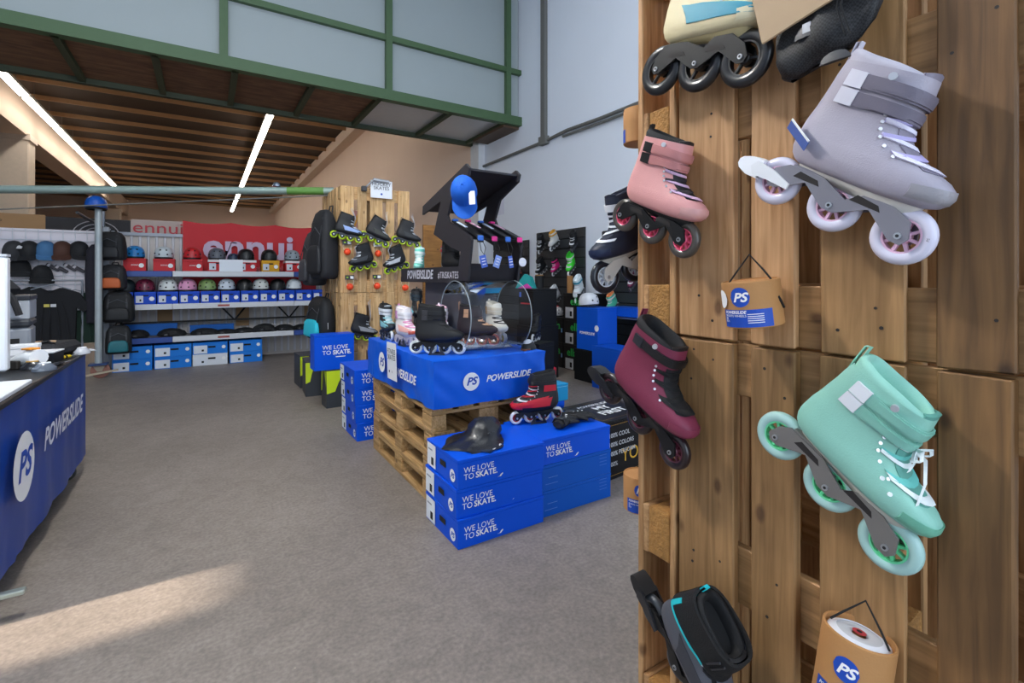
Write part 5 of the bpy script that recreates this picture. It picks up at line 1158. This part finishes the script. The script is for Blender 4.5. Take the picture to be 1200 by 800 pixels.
def shirt(label, x, y, z, c, s=1., prt=None):
    t = thing('shirt', label, 'shirt', pose(x, y, z, random.uniform(-4, 4), s), 'shirts by the grid'); m = mat(c, .9, var=.12, scale=6, bump=.15, bscale=30)
    o_ = [(-.22, 0), (.22, 0), (.23, .42), (.3, .36), (.37, .42), (.25, .6), (.1, .66), (.05, .63), (-.05, .63), (-.1, .66), (-.25, .6), (-.37, .42), (-.3, .36), (-.23, .42)]
    bm().prism(o_, -.03, .03).build('body', m, t)
    for k in range(5): bm().tube([(-.17 + .085 * k, -.03, .02), (-.15 + .075 * k, -.036, .3), (-.1 + .05 * k, -.03, .5)], [.014, .01, .004], 6).build('fold', m, t, True)
    bm().tube([(-.09, -.03, .655), (0, -.036, .61), (.09, -.03, .655)], .009, 6).build('collar', m, t, True)
    if prt:
        bm().box((-.03, -.046, .45), (.05, .006, .035)).build('print', mat('#c9bc5a', .7), t); bm().box((.03, -.046, .45), (.05, .006, .035)).build('print', mat('#c9c9cc', .7), t)
    bm().tube([(-.18, 0, .64), (0, 0, .70), (.18, 0, .64)], .006, 5).build('hanger', STEEL, t)
    return t
for px, c, nm, prt, y in ((24, '#121316', 'black shirt, left one under the beanies', 0, 8.84), (60, '#15161a', 'black shirt with small yellow and white print', 1, 8.78), (88, '#12291f', 'dark green shirt with small chest print', 1, 8.86)):
    p = at(px, 402, Y=y); shirt(nm, p.x, y, p.z, c, 1.12 if px != 88 else 1.05, prt)
cr = thing('clothes_rail', 'thin steel clothes rail carrying the shirts', 'rail')
bm().cyl((-2.75, 8.82, 1.335), (-1.42, 8.82, 1.335), .012, n=8).build('bar', STEEL, cr)
for x in (-2.74, -1.43): bm().cyl((x, 8.82, 0), (x, 8.82, 1.335), .014, n=8).build('leg', STEEL, cr)
# dark cloth hung at the pole
o = thing('dark_hoodie', 'dark purple-grey hoodie hanging in front of the steel pole', 'hoodie', pose(-1.30, 8.78, at(112, 378, Y=8.78).z, 10))
bm().loft([[(.09 * f_ * math.cos(a), .06 * math.sin(a), z) for a in [2 * math.pi * k / 14 for k in range(14)]] for f_, z in ((.9, 0), (1, .3), (1.1, .7), (.9, 1.0), (.3, 1.08))]).build('body', mat('#1c1a24', .9), o, True)
bm().loft([[(.05 + .035 * math.cos(a), -.05 + .035 * math.sin(a), z) for a in [2 * math.pi * k / 10 for k in range(10)]] for z in (.2, .6, .95)]).build('sleeve', mat('#1f1d28', .9), o, True)
# steel pole on a caster with top helmet
pl = thing('steel_pole', 'round steel pole on a rusty caster foot before the rack', 'pole', pose(-1.235, 8.66, 0))
ztop = at(117, 244, Y=8.66).z
bm().cyl((0, 0, .2), (0, 0, ztop), .042, n=16).build('tube', mat('#a9b2b4', .4, metal=.25), pl, True)
bm().box((0, 0, .19), (.2, .16, .03), bev=.004).build('foot_plate', mat('#2a4270', .5), pl)
bm().lathe([(.02, -.025), (.09, -.025), (.105, -.02), (.105, .02), (.09, .025), (.02, .025)], 22, Matrix.Translation((.02, 0, .105)) @ Matrix.Rotation(R(80), 4, 'X')).build('caster_wheel', mat('#8a5a4c', .6), pl, True)
bm().prism([(-.06, .18), (.08, .18), (.04, .09), (-.01, .09)], -.04, -.032).prism([(-.06, .18), (.08, .18), (.04, .09), (-.01, .09)], .032, .04).build('caster_fork', mat('#9a8d7c', .5, metal=.4), pl)
bm().box((.02, -.06, .07), (.42, .03, .025), T=Matrix.Rotation(R(-8), 4, 'Y')).build('brake_bar', mat('#b5a690', .5), pl)
t = helmet('bright blue helmet on top of the steel pole', -1.26, 8.66, ztop - .02, '#0b54b4', s=1.1, vents=False, group=None)
bm().loft([[(.1 * math.cos(a) * f_, -.13 + .05 * math.sin(a) * f_ - g_, z) for a in [math.pi + math.pi * k / 8 for k in range(9)]] for f_, g_, z in ((1, 0, .03), (1, .0, .022))], closed=False).build('visor', mat('#0b54b4', .5), t)
# scaffold tube overhead with thin wire
pa, pb_ = at(-40, 221.5, Y=7.6), Vector((1.33, 6.2, 2.43))
t = thing('overhead_tube', 'long grey tube spanning overhead to the hockey wall', 'tube')
bm().tube([pa, pa.lerp(pb_, .5), pb_], .045, 10).build('tube', mat('#8fa39c', .4, metal=.4), t, True)
a_, c_ = pa.lerp(pb_, .86), pa.lerp(pb_, .97); bm().tube([a_, c_], .047, 10).build('green_sleeve', mat('#5c8a3c', .5), t, True)
bm().tube([pa + Vector((0, .1, -.22)), pb_ + Vector((0, 0, -.05))], .008, 5).build('wire', mat('#6a6a66', .5), t)
hk_ = thing('tube_hanger', 'short wire hanger with silver clip over the overhead tube', 'hanger')
p = at(324, 219, Y=6.6); bm().tube([p, at(388, 224, Y=6.3)], .008, 5).build('wire', GREYP, hk_); bm().dome(.05, .07, .06, 10, 4, Matrix.Translation(p)).build('clip', mat('#8f9aa8', .25, metal=.8), hk_, True)
rl = thing('rack_post', 'thin steel post with side arm behind the blue helmet', 'post', pose(-1.34, 9.75, 0))
bm().cyl((0, 0, 0), (0, 0, 2.42), .03, n=8).build('post', STEEL, rl); bm().tube([(0, 0, 2.15), (-.1, -.3, 2.22), (-.2, -.6, 2.3)], .02, 6).build('arm', mat('#4a4a50', .5), rl); bm().box((0, 0, .01), (.14, .14, .02)).build('foot', STEEL, rl)
# black bags in front of the rack end
for i, (x, y, z, w_, h_, c, tr, nm) in enumerate(((-1.12, 8.92, 1.62, .36, .4, '#131417', '#17181c', 'black backpack, topmost at the rack end'), (-1.1, 8.92, 1.2, .3, .36, '#15161a', '#b85a2a', 'black bag with orange print at the rack end'), (-1.05, 8.92, .74, .36, .44, '#121316', '#141518', 'black backpack at the rack end, third from the top'), (-1.06, 8.9, .3, .3, .4, '#15171a', '#1c6a74', 'black bag with teal pocket, lowest at the rack end'))):
    backpack(nm, pose(x + .02, y, z, -15 + 6 * i), c, w_, h_, .2, tr, name='rack_bag')
# ================================================================ THINGS ON THE LEFT COUNTER
Zc = ZC + .0035
wb = thing('white_case', 'tall white case at the left edge of the counter', 'case', pose(at(8, 440, Z=Zc).x - .155, at(8, 440, Z=Zc).y + .05, ZC + .0235))
bm().box((0, 0, .3), (.3, .06, .6), bev=.008).build('panel', mat('#eef1f6', .35, var=.01), wb); bm().box((0, .05, .01), (.2, .16, .02), bev=.004).build('foot', mat('#e4e8ee', .4), wb)
bm().box((0, 0, .608), (.3, .062, .012)).build('top_edge', mat('#d0d4da', .4), wb)
def on_counter(px, py):
    p = at(px, py, Z=Zc)
    return p if p.y < 4.3 else at(px, py, Y=4.3)
p = on_counter(18, 405)
t = thing('label_printer', 'grey label printer with dark top on the counter', 'printer', pose(-1.09, 4.3, Zc, 8))
bm().box((0, 0, .1), (.3, .3, .2), bev=.015).build('body', mat('#8f959e', .45), t); bm().box((0, 0, .225), (.31, .31, .05), bev=.015).build('lid', mat('#33363c', .45), t); bm().box((.0, -.152, .12), (.2, .006, .03)).build('slot', INK, t); bm().box((0, -.152, .23), (.08, .004, .02)).build('badge', mat('#c9ccd2', .4), t)
t = thing('cash_drawer', 'silver cash box standing on the label printer', 'cash box', pose(-1.09, 4.3, Zc + .2505, 6))
bm().box((0, 0, .06), (.3, .28, .12), bev=.006).build('body', mat('#a4aab2', .4), t); bm().box((0, 0, .135), (.31, .29, .03), bev=.006).build('lid', mat('#2a2c32', .4), t); bm().box((.05, -.143, .06), (.12, .004, .09)).build('panel', mat('#c3c8d0', .4), t)
p = on_counter(12, 346)
t = thing('black_cap_pile', 'black folded jacket lying on the cash box', 'jacket', pose(-1.16, 4.28, Zc + .402, 0))
bm().loft([[(.17 * f_ * math.cos(a), .13 * f_ * math.sin(a), z) for a in [2 * math.pi * k / 14 for k in range(14)]] for f_, z in ((.9, 0), (1, .04), (.7, .1), (.2, .14))]).build('cloth', mat('#1b1c20', .85, bump=.5, bscale=30), t, True)
bm().tube([(.1, -.1, .05), (.17, -.15, -.02), (.2, -.16, -.12)], .018, 8).build('sleeve', mat('#1b1c20', .85), t, True)
p = on_counter(42, 398)
t = thing('black_holdall', 'flat black holdall filling the back of the counter', 'bag', pose(-.845, 4.28, Zc, -12))
bm().box((0, 0, .045), (.2, .34, .09), bev=.03).build('body', mat('#1a1b20', .75, var=.15, bump=.4, bscale=40), t, True); bm().tube([(-.06, -.12, .092), (0, -.05, .1), (.06, -.12, .092)], .01, 6).build('handle', BLACK, t, True); bm().box((-.03, .02, .094), (.1, .07, .006), T=Matrix.Rotation(R(20), 4, 'Z')).build('cardboard_scrap', mat('#c9a684', .7), t)
p = on_counter(76, 402)
t = carton('flat_carton', 'flat black carton with white edge on the counter', (.18, .15, .07), pose(-.84, 3.99, Zc, -8), '#1c1d22', lid=.14, lidcol='#d8dade')
p = on_counter(66, 412)
t = thing('plastic_shell', 'white moulded skate shell with orange rim on the counter', 'skate part', pose(-.86, 3.80, Zc, -35, .8))
bm().loft([[(x + .02 * math.cos(a), w_ * math.cos(a), z0 + h_ * (1 + math.sin(a)) * .5) for a in [2 * math.pi * k / 16 for k in range(16)]] for x, w_, z0, h_ in ((-.14, .03, 0, .04), (-.1, .045, 0, .055), (-.02, .05, .01, .1), (.05, .055, .02, .12), (.1, .05, .02, .11))]).build('shell', mat('#eceef0', .35), t, True, sharp=60)
bm().box((.05, -.01, .137), (.08, .07, .012), bev=.005).build('orange_rim', mat('#e8921c', .5), t); bm().box((-.03, -.06, .03), (.1, .03, .06), bev=.006).build('dark_box', mat('#2a2522', .6), t)
p = on_counter(12, 428)
t = carton('white_carton', 'small white carton at the counter edge by the white case', (.16, .12, .1), pose(p.x + .05, p.y - .02, ZC + .0235, 5), '#e6e8ec', lid=.2)
on(t, (.16, .12, .1), 'front', 'rect', .0, -.01, .1, .012, mat('#b5b8be', .6), lift=.002, name='print_line')
p = on_counter(24, 412)
t = thing('blue_tub', 'clear tub with blue parts on the counter', 'tub', pose(p.x + .02, p.y, Zc, 0))
bm().lathe([(.055, 0), (.07, .07), (.074, .07), (.06, 0)], 16).build('tub', mat('#a9b8cc', .2, alpha=.6), t, True); bm().dome(.055, .055, .03, 12, 4, Matrix.Translation((0, 0, .012))).build('contents', mat('#2a62c0', .5), t, True)
for i, (px, py, yaw, c, nm) in enumerate(((54, 424, 15, '#e0c020', 'yellow-handled screwdriver nearest the counter edge'), (78, 420, 25, '#e0c020', 'yellow and black cutter by the white shell'), (50, 419, -10, '#d8508c', 'pink-handled tool on the counter'), (70, 428, 30, '#2a2b30', 'black allen key handle on the counter'))):
    p = on_counter(px, py); t = thing('hand_tool', nm, 'tool', pose(p.x, p.y, Zc + .012, yaw + 40), 'tools on the counter')
    bm().tube([(-.06, 0, 0), (-.05, 0, 0), (0, 0, 0), (.03, 0, 0)], [.008, .012, .011, .008], 8).build('handle', mat(c, .45), t, True); bm().cyl((.03, 0, 0), (.09, 0, 0), .004, n=6).build('shaft', STEEL, t); bm().cyl((-.02, 0, 0), (-.005, 0, 0), .0125, n=8).build('grip_band', BLACK, t)
for i, (px, py, nm) in enumerate(((38, 432, 'bag of black bearings nearest the white carton'), (52, 434, 'bag of chrome bearings at the counter edge'), (96, 412, 'loose silver axle set at the far counter corner'))):
    p = on_counter(px, py); t = thing('parts_bag', nm, 'parts', pose(p.x, p.y, Zc, 30 * i), 'small parts on the counter')
    bm().loft([[(.055 * f_ * math.cos(a), .04 * f_ * math.sin(a), z) for a in [2 * math.pi * k / 12 for k in range(12)]] for f_, z in ((1, 0), (1, .015), (.5, .04))]).build('bag', mat(('#1b1c22', '#5c6470', '#b9bcc2')[i], .25, coat=.4), t, True); bm().box((0, 0, .035), (.05, .02, .02)).build('label', WHITE if i else mat('#c89a4a', .6), t)
p = on_counter(113, 403); t = tag(bm().box((0, 0, 0), (.2, .12, .003)).build('paper_sheet', mat('#b9bec6', .6), mtx=pose(-.76, 4.46, Zc + .002, 20)), 'grey paper sheet overhanging the far counter corner', 'paper')
p = on_counter(70, 384); t = thing('yellow_ruler', 'long yellow ruler with grip lying behind the holdall', 'ruler', pose(-1.0, 4.38, Zc + .006, 12)); bm().box((0, 0, 0), (.5, .03, .006)).build('blade', mat('#c9a820', .5), t); bm().box((.2, 0, .012), (.1, .05, .02), bev=.005).build('grip', mat('#d8c23a', .5), t)
# ================================================================ RIGHT WALL
XR = 4.985
def slatwall(label, y0, y1, ztop, z0=.12):
    t = thing('slatwall', label, 'panel'); n = int((ztop - z0) / .148)
    bm().box((XR, (y0 + y1) / 2, (ztop + z0) / 2), (.012, y1 - y0, ztop - z0)).build('backing', mat('#101113', .7), t)
    h = (ztop - z0) / n
    for i in range(n): bm().box((0, 0, 0), (.016, y1 - y0, h - .016), bev=.003).build('slat', mat('#2b2f33', .55, var=.06), t, mtx=Matrix.Translation((XR - .014, (y0 + y1) / 2, z0 + h * (i + .5))))
    return t
slatwall('dark slatwall panel carrying the coloured skates', 5.78, 7.07, 2.16); slatwall('dark slatwall panel behind the tower edge', 3.9, 5.39, 2.06); slatwall('dark slatwall panel behind the display stand', 7.33, 8.6, 2.06)
def wall_sk(label, px, py, c, tilt=30, s=1., lod=0, n=4, x=4.82, **kw):
    p = at(px, py, X=x); M = Matrix.Translation(p) @ Matrix.Rotation(R(180 + random.uniform(8, 30)), 4, 'Z') @ Matrix.Rotation(R(tilt), 4, 'Y') @ Matrix.Scale(s, 4) @ Matrix.Translation((.02, 0, -.15))
    return skate(label, M, c, lod=lod, n=n, D=.08, L=.25, straps=1, laces=3, loop=False, group='skates on the slatwall', **kw)
def C_(b_, s_=None, w_='#d8dade', **k): return dict(dict(boot=b_, liner=k.pop('liner', '#19191b'), strap=s_ or b_, lace='#c9c9cc', frame='#5a5c60', wheel=w_, hub='#8a8a8e', sole='#2a2a2c', toe=k.pop('toe', b_)), **k)
wall_sk('black skate with clear wheels, top left of the slatwall', 634, 284, C_('#17181b'))
wall_sk('white skate with gold cuff, top middle of the slatwall', 649, 280, C_('#cfcfcc', '#c8922c', liner='#c8922c'))
wall_sk('black skate, top right of the slatwall', 672, 281, C_('#141517', w_='#2a2a2c'))
wall_sk('black skate with dangling laces, middle left of the slatwall', 634, 311, C_('#15161a'))
wall_sk('hot pink skate in the middle of the slatwall', 651, 311, C_('#d8207c', '#1a1a1c', toe='#e83c94'), s=.85)
wall_sk('neon green skate, middle right of the slatwall', 669, 307, C_('#3fdc34', '#d8e8d8', liner='#2fb42a'), s=1.1)
wall_sk('white and grey skate, low on the slatwall', 650, 345, C_('#c9ccd2', '#b5b8be', liner='#d8dade'), s=1.05)
wall_sk('white and teal skate beside the slatwall edge', 678, 336, C_('#e0e8ea', '#2a98b0', toe='#2a98b0', liner='#d8e2e6'), s=1.2, x=4.7)
wall_sk('mint skate with orange tongue on the right slatwall', 717, 354, C_('#52c2a4', '#e8e2da', liner='#d88a58', toe='#6fd2b8'), s=1.0)
wall_sk('small white skate above the mint slatwall skate', 715, 327, C_('#d6d2cc', liner='#c9c2ba'), s=.8)
wall_sk('dark green skate with red wheels left of the slatwall', 594, 317, C_('#12544c', '#1a6a60', w_='#c43a48', toe='#2a8a7c'), s=.9)
wall_sk('orange skate tipped sideways left of the slatwall', 606, 313, C_('#c47a34', '#d9c29a', w_='#c85a4a', toe='#d8a466'), s=.9, tilt=10)
wall_sk('plum skate half hidden by the tower edge', 741, 326, C_('#6a2244', '#5a1c3a', w_='#3a2a30'), s=.9)
# black cartons with green lettering
GRN = mat('#22b048', .6, var=.03); LBL = mat('#d6d8dc', .6, var=.08, scale=40)
def gcarton(label, y0, y1, z0, h, x0=4.6, d=.34, txt='ella'):
    w_ = y1 - y0; sz = (w_, d, h); M = fr((x0 + d / 2, (y0 + y1) / 2, z0), x=(0, -1, 0), y=(1, 0, 0))
    t = carton('black_carton', label, sz, M, '#17181a', 'black cartons by the right wall', lid=.08)
    on(t, sz, 'front', 'text', -.02, h * .18, txt, h * .42, GRN, bold=.02, lift=.002, sx=1.1)
    on(t, sz, 'front', 'rect', -w_ * .26, -h * .26, w_ * .3, h * .42, LBL, lift=.002); on(t, sz, 'front', 'rect', -w_ * .2, -h * .3, w_ * .08, h * .2, INK, lift=.003, name='picture'); on(t, sz, 'front', 'rect', w_ * .42, 0, .03, .06, mat('#7fb2e6', .5), lift=.002, name='blue_seal')
    return t
ya, yb = at(660, 430, X=4.6).y, at(692, 437, X=4.6).y
for k, nm in enumerate(('lowest', 'middle', 'topmost')): gcarton('black carton with green lettering, %s of the stack behind the blue box' % nm, yb, ya, .38 * k, .379, txt='ellana' if k == 0 else 'ella')
yc_ = at(645, 430, X=4.6).y
for k, nm in enumerate(('lower', 'upper')): gcarton('black carton with green lettering, %s of the narrow stack' % nm, ya + .01, yc_, .38 * k, .379)
yd_ = at(633, 425, X=4.6).y; gcarton('single black carton with green lettering next to the table end', yc_ + .01, yd_, 0, .37)
t = carton('shoe_carton', 'blue carton standing on black cartons by the right wall', (.42, .34, .56), fr((4.42, (at(670, 400, X=4.25).y + at(707, 400, X=4.25).y) / 2 , .42), x=(0, -1, 0), y=(1, 0, 0)), '#0d52c4', 'large blue cartons', lid=.05)
on(t, (.42, .34, .56), 'front', 'text', .0, -.06, 'POWERSLIDE', .05, WHITE, shear=.2, bold=.02, lift=.002); on(t, (.42, .34, .56), 'front', 'disc', .19, 0.02, .04, WHITE, lift=.002)
o = carton('black_carton', 'plain black carton under the standing blue carton', (.5, .36, .41), fr((4.42, (at(670, 400, X=4.25).y + at(707, 400, X=4.25).y) / 2, 0), x=(0, -1, 0), y=(1, 0, 0)), '#141517', lid=.08)
sz = (.62, .36, .52); t = carton('shoe_carton', 'blue carton on the floor right of the standing blue carton', sz, fr((4.3, at(711, 420, X=4.12).y - .04, 0), x=(0, -1, 0), y=(1, 0, 0)), '#0d52c4', 'large blue cartons', lid=.05)
on(t, sz, 'front', 'text', -.05, -.06, 'POWERSLIDE', .05, WHITE, shear=.2, bold=.02, lift=.002)
t = carton('shoe_carton', 'blue carton edge showing beside the tower', (.5, .3, .12), fr((4.75, at(738, 361, X=4.75).y, at(738, 365, X=4.75).z - .06), x=(0, -1, 0), y=(1, 0, 0)), '#0d52c4', lid=.1)
bm().box((0, 0, -.02), (.5, .25, .02)).build('bracket_shelf', STEEL, t)
# dark goods in the gap between table and slatwall
sz = (.36, .4, .5); t = carton('black_carton', 'black carton with red stripe beyond the acrylic tunnel', sz, fr((3.9, at(616, 340, X=3.7).y, .72), x=(0, -1, 0), y=(1, 0, 0)), '#131417', lid=.06)
on(t, sz, 'front', 'rect', 0, .05, .24, .02, mat('#c02a30', .5), lift=.002, name='red_stripe'); on(t, sz, 'front', 'rect', -.13, .17, .05, .07, mat('#4a6ed0', .5), lift=.002, name='blue_seal')
carton('black_carton', 'black carton carrying the red striped one', (.38, .44, .719), fr((3.9, at(616, 340, X=3.7).y, 0), x=(0, -1, 0), y=(1, 0, 0)), '#151619', lid=.05)
skate('black skate with white rings on its wheels beyond the table', pose(3.15, at(628, 390, X=3.15).y, at(628, 396, X=3.15).z - .04, -140), dict(boot='#131416', liner='#0e0e10', lace='#2a2a2c', strap='#17171a', frame='#141416', wheel='#dcdcdc', hub='#131315', sole='#141415'), lod=1, n=3, D=.1, L=.25, straps=1)
t = carton('black_carton', 'black carton under the white ringed skate', (.3, .3, at(628, 396, X=3.15).z - .042), pose(3.15, at(628, 390, X=3.15).y, 0, 20), '#141518', lid=.06)
t = helmet('white helmet lying on the standing blue carton', 4.36, at(690, 366, X=4.36).y, 1.003, '#d6d9de', yaw=40, s=1.0, group=None)
t = helmet('red and white cap-shaped helmet on the narrow carton stack', 4.72, at(651, 370, X=4.7).y, .762, '#c8c4c4', s=.9, group=None); bm().dome(.06, .08, .04, 10, 4, Matrix.Translation((.02, .05, .15))).build('red_top', mat('#c41f2c', .5), t, True)
t = tag(bm().lathe([(.001, 0), (.045, 0), (.045, .26), (.001, .26)], 16).build('card_tube', KRAFT, None, True, Matrix.Translation((4.72, at(668, 345, X=4.72).y, 1.141))), 'plain brown cardboard tube on the topmost green lettered carton', 'tube')
t = thing('boot_holder', 'black boot on a slim stand left of the grey slatwall skate', 'boot', Matrix.Translation((4.5, at(632, 350, X=4.5).y, .0)))
bm().cyl((0, 0, 0), (0, 0, .95), .03, n=10).build('stand', BLACK, t); bm().loft([[(.07 * f_ * math.cos(a), .07 * f_ * math.sin(a), z) for a in [2 * math.pi * k / 14 for k in range(14)]] for f_, z in ((.7, .9), (1, 1.0), (.95, 1.25), (1.05, 1.4))]).build('shaft', mat('#17181b', .7), t, True); bm().lathe([(.03, 1.39), (.07, 1.405), (.06, 1.42), (.02, 1.41)], 14).build('cork_top', mat('#a07a4c', .7), t, True); bm().box((-.08, -.02, 1.15), (.01, .05, .12)).build('tag', mat('#d0c4d0', .6), t)
t = tag(bm().prism([(-.14, 0), (.15, 0), (.09, .16), (.0, .2), (-.08, .1)], -.05, .05).build('foam_block', mat('#1c9a98', .7), mtx=pose(3.86, at(616, 338, X=3.86).y, 1.222, -60)), 'teal and pink wedge lying on the red striped carton', 'foam')
bm().prism([(-.1, .0), (.13, 0), (.05, .07)], -.056, -.05).build('pink_print', mat('#c83c9c', .6), t)
t = thing('wall_paper', 'two white paper sheets taped on the right wall', 'paper', Matrix.Translation((4.995, at(575, 240, X=5).y, at(575, 240, X=5).z)))
for dy in (-.3, .55): bm().box((-.003, dy, 0), (.004, .5, .5)).build('sheet', mat('#d3d8ea', .6), t)
t = thing('orange_door', 'orange wooden board standing behind the blue flag', 'board', pose(at(513, 300, Y=7.2).x, 7.2, 0)); bm().box((0, 0, 1.1), (.5, .04, 2.2)).build('board', wood('orange_board', '#8a5a24', '#b8803c', .6), t); bm().box((0, -.03, 1.1), (.44, .02, .08)).build('rail', mat('#7a5024', .6), t)
fix_normals()
